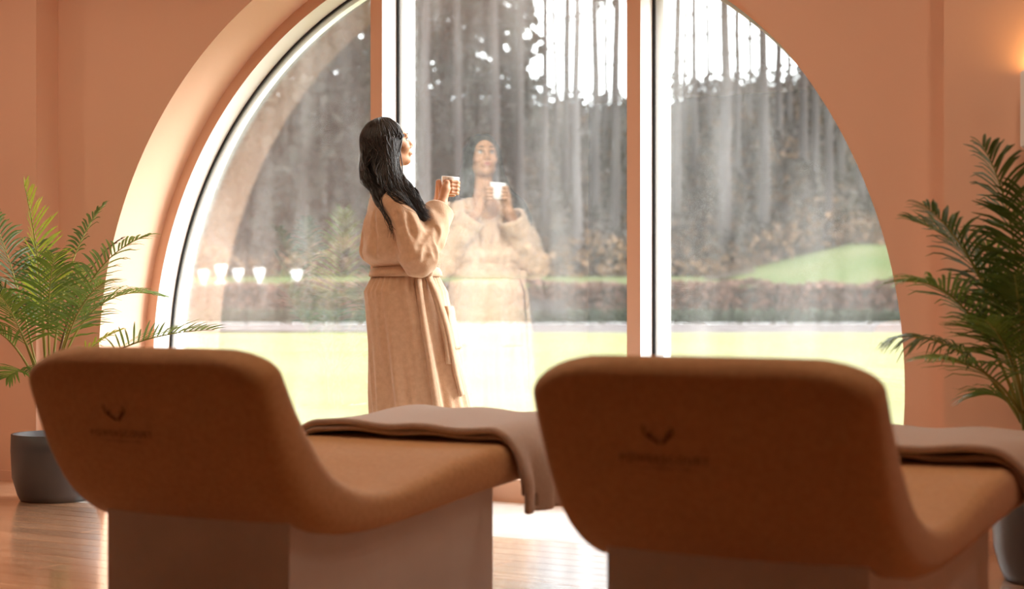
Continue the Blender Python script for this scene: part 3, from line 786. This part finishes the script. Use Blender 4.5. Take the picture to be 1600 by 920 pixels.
for s in (-1, 1):                       # shawl collar
    P = crom([(-0.130, s*0.01, 1.375), (-0.100, s*0.060, 1.385), (-0.035, s*0.076, 1.355), (0.035, s*0.060, 1.29), (0.085, s*0.030, 1.20), (0.115, s*0.006, 1.11)], 22)
    mb = MB(); mb.add(*tube(P, [0.024*(0.7+0.3*math.sin(math.pi*i/21)) for i in range(22)], 10)); mb.build('collar', M['robe'], robe, True)

# hair: cap and long mass, with wavy locks over it
def hair_field():
    f = Field(np.arange(-0.30, 0.14, 0.004), np.arange(-0.24, 0.16, 0.004), np.arange(1.12, 1.74, 0.004))
    f.ellip(hp((-0.026, 0, 0.032)), np.array((0.108, 0.088, 0.098))*HS, 0.0, rot=HROT)
    f.capsule(hp((-0.060, 0, 0.0)), (-0.130, -0.01, 1.46), 0.072, 0.066, 0.03)
    f.capsule(hp((-0.030, -0.050, -0.01)), (-0.085, -0.080, 1.43), 0.046, 0.050, 0.03)
    f.capsule(hp((-0.030, 0.050, -0.01)), (-0.085, 0.080, 1.43), 0.045, 0.048, 0.03)
    f.capsule((-0.120, -0.03, 1.46), (-0.120, -0.100, 1.35), 0.060, 0.040, 0.03)
    f.capsule((-0.085, -0.080, 1.43), (-0.020, -0.150, 1.33), 0.050, 0.040, 0.03)
    f.capsule((-0.020, -0.150, 1.33), (0.050, -0.175, 1.245), 0.040, 0.016, 0.03)
    # keep the face free
    f.ellip(hp((0.090, 0, -0.030)), np.array((0.080, 0.066, 0.112))*HS, 0.01, True, rot=HROT)
    f.capsule(hp((0.07, 0, -0.12)), (0.02, 0, 1.34), 0.055, 0.055, 0.02, True)
    return f
HAIR_F = hair_field(); V, Q = HAIR_F.mesh()
hair = np_mesh('hair', V, Q, M['hair'], person); hair['label'] = 'long wavy black hair falling over the shoulder'
mb = MB(); hr = random.Random(3)
def push_out(p, fields, gap):
    p = np.array(p, float)
    for _ in range(4):
        for f in fields:
            ix = [int(np.clip(np.searchsorted(ax, c), 1, len(ax)-2)) for ax, c in zip((f.x, f.y, f.z), p)]
            if not all(ax[0] < c < ax[-1] for ax, c in zip((f.x, f.y, f.z), p)): continue
            i, j, k = ix; F = f.F; v = float(F[i, j, k])
            if v < gap:
                g = np.array([F[i+1, j, k]-F[i-1, j, k], F[i, j+1, k]-F[i, j-1, k], F[i, j, k+1]-F[i, j, k-1]], float); n_ = np.linalg.norm(g)
                if n_ > 1e-6: p = p+g/n_*min(0.02, (gap-v))
    return p
def lock(pts, amp, freq, r0, n=34):
    P = crom(pts, n); ph = hr.random()*6.3; out = []; gap = hr.uniform(0.0, 0.005)
    for i, p in enumerate(P):
        t = i/(n-1); a = amp*sstep((t-0.2)/0.4)
        q_ = np.array(p)+np.array((a*math.sin(freq*t+ph), a*math.cos(freq*t*0.9+ph*1.3), 0.3*a*math.sin(freq*t+2*ph)))
        out.append(push_out(q_, (HAIR_F, ROBE_F), gap))
    sm = [out[0]]+[(out[i-1]+2*out[i]+out[i+1])/4 for i in range(1, n-1)]+[out[-1]]
    mb.add(*tube(sm, [r0*(0.7+0.3*math.sin(math.pi*min(1, i/(n*0.5))))*(1-0.85*max(0, (i/(n-1)-0.6)/0.4)) for i in range(n)], 5))
def cap(az, el, k=1.03): return hp((-0.026+0.110*k*math.cos(el)*math.cos(az), 0.090*k*math.cos(el)*math.sin(az), 0.034+0.100*k*math.sin(el)))
for i in range(520):
    az = math.radians(hr.uniform(45, 315)); el = hr.uniform(0.5, 1.5); right = az > math.radians(190); spread = hr.uniform(-1, 1)
    p0 = cap(az, el); p1 = cap(az, max(0.0, el-0.6)); p2 = cap(az, -0.25, 1.05)
    if right and hr.random() < 0.78:
        p3 = np.array((-0.095+0.055*spread, -0.12, 1.445)); p4 = np.array((-0.035+0.050*spread, -0.19, 1.345+0.02*spread)); p5 = np.array((0.045+0.035*hr.uniform(-1, 1), -0.21, 1.235+0.05*hr.random()))
        pts = [p0, p1, p2, p3, p4, p5]
    elif hr.random() < 0.85:
        p3 = np.array((-0.190, 0.07*spread-0.02, 1.47)); p4 = np.array((-0.175+0.05*hr.random(), 0.06*spread-0.06, 1.37+0.03*hr.random()))
        pts = [p0, p1, p2, p3, p4]
        if hr.random() < 0.08: pts += [np.array((-0.135+0.03*hr.random(), -0.19, 1.26)), np.array((-0.120+0.04*hr.random(), -0.235, 1.15+0.04*hr.random()))]
    else:
        pts = [p0, p1, p2, np.array((-0.09, 0.12, 1.44)), np.array((-0.02, 0.17, 1.33))]
    lock(pts, 0.0095, 26, hr.uniform(0.0022, 0.0042))
mb.build('hair_locks', M['hair'], hair, True)

# cup
prof = [(0.024, 0), (0.029, 0.001), (0.033, 0.015), (0.038, 0.045), (0.041, 0.078), (0.0395, 0.080), (0.037, 0.077), (0.034, 0.045), (0.030, 0.012), (0.012, 0.006)]
cw = Matrix.Rotation(PERSON_A, 4, 'Z') @ Vector(CUPC-np.array((0, 0, 0.036)))
cup = mesh_obj('cup', *lathe(prof, 36), M['china'], None, True); cup.location = PLOC+cw; cup.rotation_euler = (math.radians(3), math.radians(5), 0)
tag(cup, 'small white cup held up between both hands of the woman', 'cup')
mb = MB()
for st_ in ANTLER:
    V, Fc = flat_stroke(st_, 0.006, 0.003); W_ = []
    for p in V:
        z = 0.056+p[1]*0.45; a = math.radians(-70)+p[0]*0.6/0.039; r = float(np.interp(z, [0.045, 0.078], [0.038, 0.041]))+0.0006; W_.append((r*math.cos(a), r*math.sin(a), z))
    mb.add(W_, Fc)
mb.build('antler_emblem', M['greymark'], cup)
bm = bmesh.new(); bmesh.ops.create_circle(bm, cap_ends=True, radius=0.0352, segments=30)
for v in bm.verts: v.co.z = 0.06
bm_obj('coffee', bm, M['coffee'], cup)

# ------------------------------------------------------------------ potted palms
def at(x, y, depth): return Vector(((x-800)/F_PX*depth, depth, EYE-(y-Y_HOR)/F_PX*depth))
def frond(root, base, mid, tip, leaf_m, n=24, Lmax=0.26, seed=0, start=0.36, width=0.0125, droop=0.35, dry=False):
    r = random.Random(seed); base, mid, tip = Vector(base), Vector(mid), Vector(tip)
    N = 28; P = []
    for i in range(N):
        t = i/(N-1); P.append(base*(1-t)**2+mid*2*t*(1-t)+tip*t*t)
    st_ = MB(); st_.add(*tube(P, [0.0065*(1-0.8*i/(N-1)) for i in range(N)], 6)); stalk = st_.build('frond', M['stalk'] if not dry else M['leaf_dry'], root, True)
    mb = MB()
    for k in range(n):
        t = start+(1-start)*(k+0.5)/n
        p = base*(1-t)**2+mid*2*t*(1-t)+tip*t*t; d = ((mid-base)*(1-t)+(tip-mid)*t).normalized()
        side = d.cross(Vector((0, 0, 1))); side = side.normalized() if side.length > 0.05 else Vector((1, 0, 0)); up = side.cross(d).normalized()
        s_ = (t-start)/(1-start); L = Lmax*(0.45+0.9*math.sin(math.pi*min(1, 0.22+0.70*s_)))*(1-0.45*s_)*r.uniform(0.85, 1.1)
        for sg in (-1, 1):
            fw = 0.55+0.75*s_; dirn = (side*sg+d*fw*r.uniform(0.85, 1.15)+up*(0.38+r.uniform(-0.15, 0.15))).normalized()
            if dry: dirn = (dirn+d*2).normalized(); L *= 0.8
            V = []; n2 = 6; wd = width*r.uniform(0.75, 1.1); nrm = dirn.cross(d).normalized() if dirn.cross(d).length > 0.01 else up
            wv = dirn.cross(nrm).normalized()
            for j in range(n2+1):
                x = j/n2; c = p+dirn*L*x+Vector((0, 0, -1))*droop*L*x*x*r.uniform(0.9, 1.1); w_ = wd*(math.sin(math.pi*(0.12+0.86*x))**0.7)/2
                V += [c+wv*w_, c+nrm*w_*0.35*sg, c-wv*w_]
            Fc = []
            for j in range(n2): a = 3*j; Fc += [(a, a+1, a+4, a+3), (a+1, a+2, a+5, a+4)]
            mb.add(V, Fc)
    mb.build('leaflets', leaf_m, stalk, True)
def make_pot(root, r, h):
    V, Fc = lathe([(r*0.74, 0), (r*0.80, 0.004), (r*0.86, 0.03), (r*0.97, h*0.35), (r, h*0.75), (r*0.99, h), (r*0.94, h), (r*0.93, h*0.8), (r*0.6, h*0.79)], 48)
    mesh_obj('pot', V, Fc, M['pot'], root, True)
    V, Fc = lathe([(r*0.93, h*0.84), (r*0.5, h*0.86), (0.02, h*0.87)], 30); mesh_obj('soil', V, Fc, M['soil'], root, True)
def palm(label, base_px, depth, r, h, fronds, trunks):
    b = at(base_px[0], base_px[1], depth); root = empty('potted_palm', (b.x, b.y, 0)); tag(root, label, 'palm', 'potted palms beside the window')
    make_pot(root, r, h); o = root.location
    for i, (dx, dy, hh) in enumerate(trunks):
        mb = MB(); mb.add(*tube(crom([(dx*0.4, dy*0.4, h*0.8), (dx*0.8, dy*0.8, (h+hh)/2), (dx, dy, hh)], 8), [0.013-0.0008*j for j in range(8)], 8)); mb.build('cane', M['stalk'], root, True)
    for i, fr_ in enumerate(fronds):
        (bx, by), (mx, my), (tx, ty), dd, mt = fr_[:5]; kw = fr_[5] if len(fr_) > 5 else {}
        B = at(bx, by, depth); Mi = at(mx, my, depth+dd*0.6); T = at(tx, ty, depth+dd)
        frond(root, B-o, Mi-o, T-o, M[mt], seed=i*7+int(depth*10), dry=(mt == 'leaf_dry'), **kw)
    return root
D1 = 7.55
lp = palm('potted palm with yellow-green fronds in front of the left pier', (88, 772), D1, 0.20, 0.30, [
    ((72, 620), (70, 420), (38, 288), -0.1, 'leaf_y', dict(Lmax=0.20, droop=0.15)),
    ((80, 620), (88, 400), (165, 318), 0.25, 'leaf_d', dict(Lmax=0.13, n=18, start=0.62)),
    ((84, 610), (120, 400), (232, 368), -0.2, 'leaf', dict(Lmax=0.20)),
    ((84, 610), (130, 430), (250, 462), 0.15, 'leaf', dict(Lmax=0.22)),
    ((90, 620), (170, 520), (335, 515), -0.25, 'leaf', dict(Lmax=0.20, n=20, start=0.45, droop=0.1, width=0.010)),
    ((80, 610), (70, 470), (85, 400), -0.35, 'leaf', dict(Lmax=0.22)),
    ((66, 620), (30, 430), (-15, 330), 0.2, 'leaf_d', dict(Lmax=0.22)),
    ((66, 610), (10, 430), (-45, 420), -0.1, 'leaf_d', dict(Lmax=0.24)),
    ((66, 620), (10, 480), (-60, 520), -0.2, 'leaf', dict(Lmax=0.24)),
    ((70, 610), (30, 500), (0, 460), -0.45, 'leaf', dict(Lmax=0.24)),
    ((86, 610), (110, 470), (165, 440), -0.4, 'leaf', dict(Lmax=0.22)),
    ((76, 620), (60, 460), (60, 380), 0.3, 'leaf_d', dict(Lmax=0.20)),
    ((88, 630), (120, 540), (190, 515), 0.15, 'leaf_y', dict(Lmax=0.13, n=16)),
    ((82, 610), (110, 420), (190, 372), 0.05, 'leaf_dry', dict(Lmax=0.10, n=12, start=0.7)),
    ((70, 620), (40, 560), (10, 590), -0.3, 'leaf', dict(Lmax=0.18, n=18)),
    ((84, 620), (100, 500), (130, 420), 0.35, 'leaf', dict(Lmax=0.22)),
    ], [(-0.03, 0.02, 0.55), (0.03, -0.02, 0.52), (0.0, 0.05, 0.58), (0.05, 0.03, 0.45)])
D2 = 5.35
rp = palm('tall dark green potted palm by the right pier, cut by the photo edge', (1650, 893), D2, 0.20, 0.30, [
    ((1605, 640), (1600, 330), (1535, 228), -0.1, 'leaf_d', dict(Lmax=0.24)),
    ((1600, 640), (1560, 380), (1425, 345), 0.1, 'leaf_d', dict(Lmax=0.24, droop=0.25)),
    ((1600, 640), (1540, 390), (1445, 322), -0.2, 'leaf_d', dict(Lmax=0.2)),
    ((1596, 650), (1520, 430), (1412, 440), -0.15, 'leaf', dict(Lmax=0.22)),
    ((1596, 660), (1510, 510), (1395, 528), 0.1, 'leaf_d', dict(Lmax=0.22, n=18, droop=0.6)),
    ((1600, 660), (1560, 560), (1450, 560), -0.25, 'leaf', dict(Lmax=0.2, n=18)),
    ((1602, 640), (1590, 450), (1530, 380), 0.1, 'leaf', dict(Lmax=0.24)),
    ((1606, 640), (1610, 420), (1600, 300), -0.2, 'leaf_d', dict(Lmax=0.26)),
    ((1612, 640), (1640, 400), (1680, 300), -0.45, 'leaf_d', dict(Lmax=0.26)),
    ((1615, 640), (1670, 460), (1740, 430), -0.6, 'leaf_d', dict(Lmax=0.26)),
    ((1600, 660), (1570, 500), (1500, 470), 0.15, 'leaf_d', dict(Lmax=0.24)),
    ((1604, 660), (1585, 540), (1540, 500), -0.35, 'leaf', dict(Lmax=0.22)),
    ((1606, 660), (1600, 520), (1585, 430), -0.4, 'leaf_d', dict(Lmax=0.24)),
    ((1615, 660), (1660, 560), (1720, 560), -0.5, 'leaf', dict(Lmax=0.24)),
    ((1604, 680), (1580, 600), (1520, 620), 0.1, 'leaf', dict(Lmax=0.18, n=16)),
    ((1606, 650), (1590, 520), (1560, 440), 0.15, 'leaf_d', dict(Lmax=0.24)),
    ], [(-0.10, 0.0, 0.62), (-0.06, 0.04, 0.60), (-0.12, -0.03, 0.55), (-0.03, -0.04, 0.6), (0.04, 0.03, 0.6)])

# ------------------------------------------------------------------ wall lamp at the right
ls = empty('wall_lamp', WP(2.575, Q_PIER, 1.43), WALLROT)
tag(ls, 'slim white wall lamp on the right pier, cut by the photo edge', 'lamp')
bm = bmesh.new(); box_bm(bm, -0.145, 0.145, -0.09, 0.0, 0.0, 0.27, bevel=0.006); bm_obj('lamp_shade', bm, M['frame'], ls)
bm = bmesh.new(); box_bm(bm, -0.12, 0.12, -0.075, -0.015, 0.262, 0.274)
em = bpy.data.materials.new('warm_lamp_light'); em.use_nodes = True; pb = em.node_tree.nodes['Principled BSDF']
pb.inputs['Base Color'].default_value = (0.9, 0.6, 0.3, 1); pb.inputs['Emission Color'].default_value = (1.0, 0.55, 0.18, 1); pb.inputs['Emission Strength'].default_value = 35
bm_obj('light_slot', bm, em, ls)

# ------------------------------------------------------------------ unseen ceiling lamps added to brighten the window side of the room
lens_m = bpy.data.materials.new('fill_lens'); lens_m.use_nodes = True; pb = lens_m.node_tree.nodes['Principled BSDF']
pb.inputs['Base Color'].default_value = (0.9, 0.85, 0.75, 1); pb.inputs['Emission Color'].default_value = (1.0, 0.80, 0.58, 1); pb.inputs['Emission Strength'].default_value = 6
ringme = bpy.data.meshes.new('added_ceiling_lamp'); V, Fc = lathe([(0.085, 0.0), (0.12, -0.002), (0.125, -0.010), (0.115, -0.014), (0.088, -0.010)], 28)
ringme.from_pydata(V, [], Fc); ringme.materials.append(M['frame'])
lensme = bpy.data.meshes.new('lens'); V, Fc = lathe([(0.086, -0.0142), (0.086, -0.0165), (0.01, -0.0175)], 28); lensme.from_pydata(V, [], Fc); lensme.materials.append(lens_m)
FILL_W = 6.3
for i, (u, q_) in enumerate([(-3.6, -1.5), (-2.0, -1.5), (-0.4, -1.5), (1.2, -1.5), (2.8, -1.5), (4.4, -1.5), (-2.8, -2.9), (-1.2, -2.9), (0.4, -2.9), (2.0, -2.9), (3.6, -2.9)]):
    o = link('added_ceiling_lamp', ringme); o.location = WP(u, q_, CEIL-0.001)
    tag(o, 'round white ceiling lamp above the loungers, added to brighten the room', 'lamp', 'added ceiling lamps'); link('lens', lensme, o)
    ld = bpy.data.lights.new('fill_light', 'AREA'); ld.shape = 'DISK'; ld.size = 0.15; ld.energy = FILL_W; ld.color = (1.0, 0.80, 0.60); ld.spread = math.radians(160)
    lo = bpy.data.objects.new('fill_light', ld); C.objects.link(lo); lo.parent = o; lo.location = (0, 0, -0.02)

# ------------------------------------------------------------------ the garden
def hz(X, Y):
    z = -0.15
    z += sstep((Y-88)/24)*(2.6+2.2*sstep((X-14)/8))
    z += sstep((Y-108)/75)*19.0
    return z
def ground(name, m, X0, X1, Y0, Y1, nx, ny, dz=0.0, fn=hz):
    V = [(X0+(X1-X0)*i/nx, Y0+(Y1-Y0)*j/ny, fn(X0+(X1-X0)*i/nx, Y0+(Y1-Y0)*j/ny)+dz) for j in range(ny+1) for i in range(nx+1)]
    Fc = [(j*(nx+1)+i, j*(nx+1)+i+1, (j+1)*(nx+1)+i+1, (j+1)*(nx+1)+i) for j in range(ny) for i in range(nx)]
    return mesh_obj(name, V, Fc, m, None, True)
lawn = tag(ground('ground_lawn', M['grass'], -80, 80, 9.5, 54.6, 8, 6), kind='structure')
V = [WP(-40, 0.30, -0.16), WP(40, 0.30, -0.16), Vector((80, 9.5, -0.16)), Vector((-80, 9.5, -0.16))]
tag(ground('ground_path', M['gravel'], -80, 80, 54.6, 79, 6, 4, -0.01), kind='structure')
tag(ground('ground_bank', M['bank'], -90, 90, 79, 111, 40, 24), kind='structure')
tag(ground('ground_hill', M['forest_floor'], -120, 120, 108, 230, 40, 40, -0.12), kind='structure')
# terrace of lawn running up to the building
mesh_obj('ground_apron', [WP(-60, 0.26, -0.16), WP(40, 0.26, -0.16), WP(40, 40, -0.16), WP(-60, 40, -0.16)], [(0, 1, 2, 3)], M['grass'])['kind'] = 'structure'

gr = random.Random(11)
def leaf_cloud(n, sampler, smin, smax, seed):
    r = np.random.RandomState(seed); C_ = np.array([sampler(r) for _ in range(n)])
    a = r.normal(size=(n, 3)); a /= np.linalg.norm(a, axis=1)[:, None]; b = r.normal(size=(n, 3)); b -= (b*a).sum(1)[:, None]*a; b /= np.linalg.norm(b, axis=1)[:, None]
    s = r.uniform(smin, smax, n)[:, None]
    V = np.stack([C_-a*s, C_+b*s*0.6, C_+a*s, C_-b*s*0.6], 1).reshape(-1, 3)
    return V, np.arange(4*n).reshape(n, 4)
def hedge_leaf(name, X0, X1, Y0, Y1, ztop, n, size, m, core_m, label, cat, seed, bumpy=0.0):
    root = empty(name, ((X0+X1)/2, (Y0+Y1)/2, -0.15)); tag(root, label, cat)
    cx, cy = (X0+X1)/2, (Y0+Y1)/2; bm = bmesh.new()
    box_bm(bm, X0-cx, X1-cx, Y0-cy+0.1, Y1-cy-0.1, 0, ztop+0.15-0.15); bm_obj('branches', bm, core_m, root)
    def smp(r):
        x = r.uniform(X0, X1)-cx; top = ztop+0.15+bumpy*(math.sin(x*1.7)+math.sin(x*0.63+1))*0.5
        f = r.randint(3)
        if f < 2: return (x, Y0-cy+r.uniform(-0.12, 0.1), r.uniform(0.02, top))
        return (x, r.uniform(Y0, Y1)-cy, top+r.uniform(-0.12, 0.06))
    V, Q = leaf_cloud(n, smp, size*0.6, size*1.3, seed)
    o = np_mesh('leaves', V, Q, m, root); o['kind'] = 'stuff'
    return root
hedge_leaf('clipped_hedge', -50, 50, 79.2, 80.4, 0.42, 9000, 0.13, M['hedge'], M['hedge'], 'low clipped dark green hedge along the far side of the gravel path', 'hedge', 1)
hedge_leaf('copper_hedge', -50, 50, 83.5, 86.0, 1.75, 15000, 0.22, M['beech'], M['under_d'], 'taller copper brown hedge behind the low green hedge', 'hedge', 2, 0.18)

# bench
bn = empty('garden_bench', (1.66, 76.6, -0.16)); tag(bn, 'grey wooden garden bench in front of the low green hedge', 'bench')
def bpart(name, *b):
    bm = bmesh.new(); box_bm(bm, *b); return bm_obj(name, bm, M['teak'], bn)
for i in range(4): bpart('seat_slat', -0.75, 0.75, -0.28+i*0.14, -0.17+i*0.14, 0.42, 0.46)
for i in range(4): bpart('back_slat', -0.75, 0.75, 0.27, 0.31, 0.58+i*0.14, 0.69+i*0.14)
for s in (-1, 1):
    bpart('leg', s*0.75-0.04, s*0.75+0.04, -0.30, -0.22, 0, 0.66); bpart('leg', s*0.75-0.04, s*0.75+0.04, 0.26, 0.34, 0, 1.12)
    bpart('armrest', s*0.75-0.05, s*0.75+0.05, -0.32, 0.32, 0.66, 0.71)

# white urns on pedestals behind the copper hedge
uprof = [(0.30, 0), (0.30, 0.15), (0.22, 0.2), (0.22, 1.35), (0.30, 1.42), (0.30, 1.52), (0.10, 1.56), (0.08, 1.68), (0.22, 1.80), (0.30, 2.0), (0.33, 2.12), (0.36, 2.16), (0.30, 2.18), (0.1, 2.14)]
pale = bpy.data.meshes.new('urn')
V, Fc = lathe(uprof, 20); pale.from_pydata(V, [], Fc); pale.materials.append(M['whitestone']); pale.polygons.foreach_set('use_smooth', [True]*len(Fc))
ul = {290: 'leftmost white urn on a tall pedestal above the copper hedge', 318: 'second white urn from the left above the copper hedge', 345: 'third white urn from the left, the tallest above the copper hedge', 372: 'fourth white urn from the left above the copper hedge', 405: 'fifth white urn from the left above the copper hedge', 463: 'white urn nearest the standing woman above the copper hedge'}
for x, sc_ in ((290, 1.22), (318, 1.22), (345, 1.34), (372, 1.24), (405, 1.26), (463, 1.22)):
    o = link('garden_urn', pale); o.location = ((x-800)/F_PX*87.2, 87.2, hz(0, 87.2)); o.scale = (0.9, 0.9, sc_)
    tag(o, ul[x], 'urn', 'white urns in the garden')

# woodland: trees one by one, brush as an uncountable mass
def trunk_mesh(name, H, r, seed, m, lean=0.0):
    rr_ = random.Random(seed); mb = MB(); N = 14; P = []; x = y = 0
    for i in range(N):
        P.append((x, y, H*i/(N-1)-0.5)); x += rr_.uniform(-0.10, 0.10)+lean; y += rr_.uniform(-0.10, 0.10)
    mb.add(*tube(P, [r*(1.25 if i == 0 else 1)*(1-0.6*i/(N-1)) for i in range(N)], 9))
    for k in range(16):
        i = rr_.randrange(4, N-1); p = Vector(P[i]); a = rr_.uniform(0, 6.28); L = rr_.uniform(0.8, 3.0)
        mb.add(*tube([p, p+Vector((math.cos(a)*L*0.6, math.sin(a)*L*0.6, -0.1*L)), p+Vector((math.cos(a)*L, math.sin(a)*L, -0.35*L))], [0.07, 0.05, 0.02], 5))
    me = bpy.data.meshes.new(name); me.from_pydata(mb.v, [], mb.f); me.materials.append(m); me.polygons.foreach_set('use_smooth', [True]*len(mb.f)); return me
def crown_mesh(name, H, h0, rad, n, seed, size):
    def smp(r):
        t = r.uniform(0, 1)**0.8; z = h0+(H-h0)*t; R = rad*(1-0.75*t)*(0.35+0.65*((z*0.8) % 1.0)); a = r.uniform(0, 6.28); q_ = R*math.sqrt(r.uniform(0.1, 1))
        return (q_*math.cos(a), q_*math.sin(a), z-0.25*q_)
    V, Q = leaf_cloud(n, smp, size*0.6, size*1.3, seed)
    me = bpy.data.meshes.new(name); me.from_pydata(V.tolist(), [], Q.tolist()); me.materials.append(M['needle']); return me
TR = [trunk_mesh('tree', 34, 0.42, s, M['bark']) for s in (1, 2, 3)]; TRP = trunk_mesh('tree', 34, 0.34, 5, M['bark_p']); TRT = [trunk_mesh('tree', 30, 0.22, s, M['bark']) for s in (7, 8)]
CR_HI = [crown_mesh('crown', 36, 19, 3.6, 900, s, 0.5) for s in (1, 2)]; CR_LO = [crown_mesh('crown', 32, 3, 4.2, 2200, s, 0.55) for s in (3, 4)]; CR_TOP = [crown_mesh('crown', 36, 26, 2.6, 350, s, 0.45) for s in (5, 6)]
def tree(x, Y, tm, cm, label, group, rz=None, sc=1.0):
    X = (x-800)/F_PX*Y; o = link('tree', tm); o.location = (X, Y, hz(X, Y)-0.1); o.rotation_euler = (0, 0, gr.uniform(0, 6.28)); o.scale = (sc, sc, 1)
    tag(o, label, 'tree', group)
    if cm: c = link('crown', cm, o); c['kind'] = 'stuff'
    return o
LBL = {'l': 'dense dark conifer in the wood behind the left window pane', 'm': 'tall straight pine trunk in the wood behind the middle window pane', 'r': 'tall bare pine trunk against white sky behind the right window pane',
       't': 'slim young pine trunk in the wood beyond the garden'}
GRP = {'l': 'conifers behind the left pane', 'm': 'pines behind the middle pane', 'r': 'pines behind the right pane', 't': 'slim pines'}
for i, (x, Y) in enumerate([(250, 128), (300, 118), (340, 135), (385, 122), (430, 131), (470, 119), (515, 127), (555, 134), (600, 124), (640, 136), (690, 128), (180, 125), (100, 130), (20, 122), (-60, 128), (740, 140), (800, 142)]):
    tree(x, Y, TR[i % 3], CR_LO[i % 2], LBL['l'], GRP['l'])
for i, (x, Y, s) in enumerate([(665, 116, 1.0), (716, 125, 0.9), (772, 119, 0.9), (812, 130, 1), (850, 124, 0.7), (928, 127, 0.9), (962, 120, 0.9), (885, 138, 0.9)]):
    tree(x, Y, TR[i % 3], CR_HI[i % 2], LBL['m'], GRP['m'], sc=s)
tree(905, 113, TRP, CR_TOP[0], 'pale straight tree trunk left of the right mullion, nearer than the dark pines', 'pale trunk')
for i, (x, Y, s) in enumerate([(1058, 128, 0.9), (1086, 140, 0.7), (1131, 119, 1.1), (1152, 138, 0.7), (1195, 121, 1.0), (1216, 142, 0.8), (1254, 133, 0.9), (1274, 126, 0.8), (1312, 131, 0.8), (1345, 124, 0.9), (1385, 128, 0.9), (1430, 122, 1), (1490, 128, 1), (1560, 124, 1), (1640, 130, 1)]):
    tree(x, Y, TR[i % 3], CR_TOP[i % 2], LBL['r'], GRP['r'], sc=s)
tree(1296, 113, TR[1], CR_TOP[1], 'dark trunk standing on the grass slope behind the right window pane', None, sc=0.75)
for i, (x, Y) in enumerate([(1030, 145), (1072, 150), (1110, 148), (1170, 150), (1235, 150), (945, 150), (870, 148), (1295, 148), (1330, 150), (705, 150), (1005, 138)]):
    tree(x, Y, TRT[i % 2], None, LBL['t'], GRP['t'])
def brush(name, label, m, n, X0, X1, Y0, Y1, hmax, seed, size):
    def smp(r):
        x = r.uniform(X0, X1); y = Y0+(Y1-Y0)*r.uniform(0, 1); g = 0.5+0.5*math.sin(x*0.55+2*math.sin(y*0.23))*math.sin(y*0.31+x*0.13)
        return (x, y, hz(x, y)+hmax*(0.25+0.75*g)*r.uniform(0, 1)**1.3)
    V, Q = leaf_cloud(n, smp, size*0.6, size*1.4, seed); o = np_mesh(name, V, Q, m); tag(o, label, 'undergrowth', kind='stuff'); return o
brush('undergrowth', 'dull brown and grey brush covering the wooded slope', M['under_d'], 70000, -62, 50, 112, 172, 4.2, 5, 0.32)
brush('bracken', 'orange brown bracken among the trunks on the wooded slope', M['under'], 45000, -30, 50, 110, 165, 3.0, 6, 0.28)
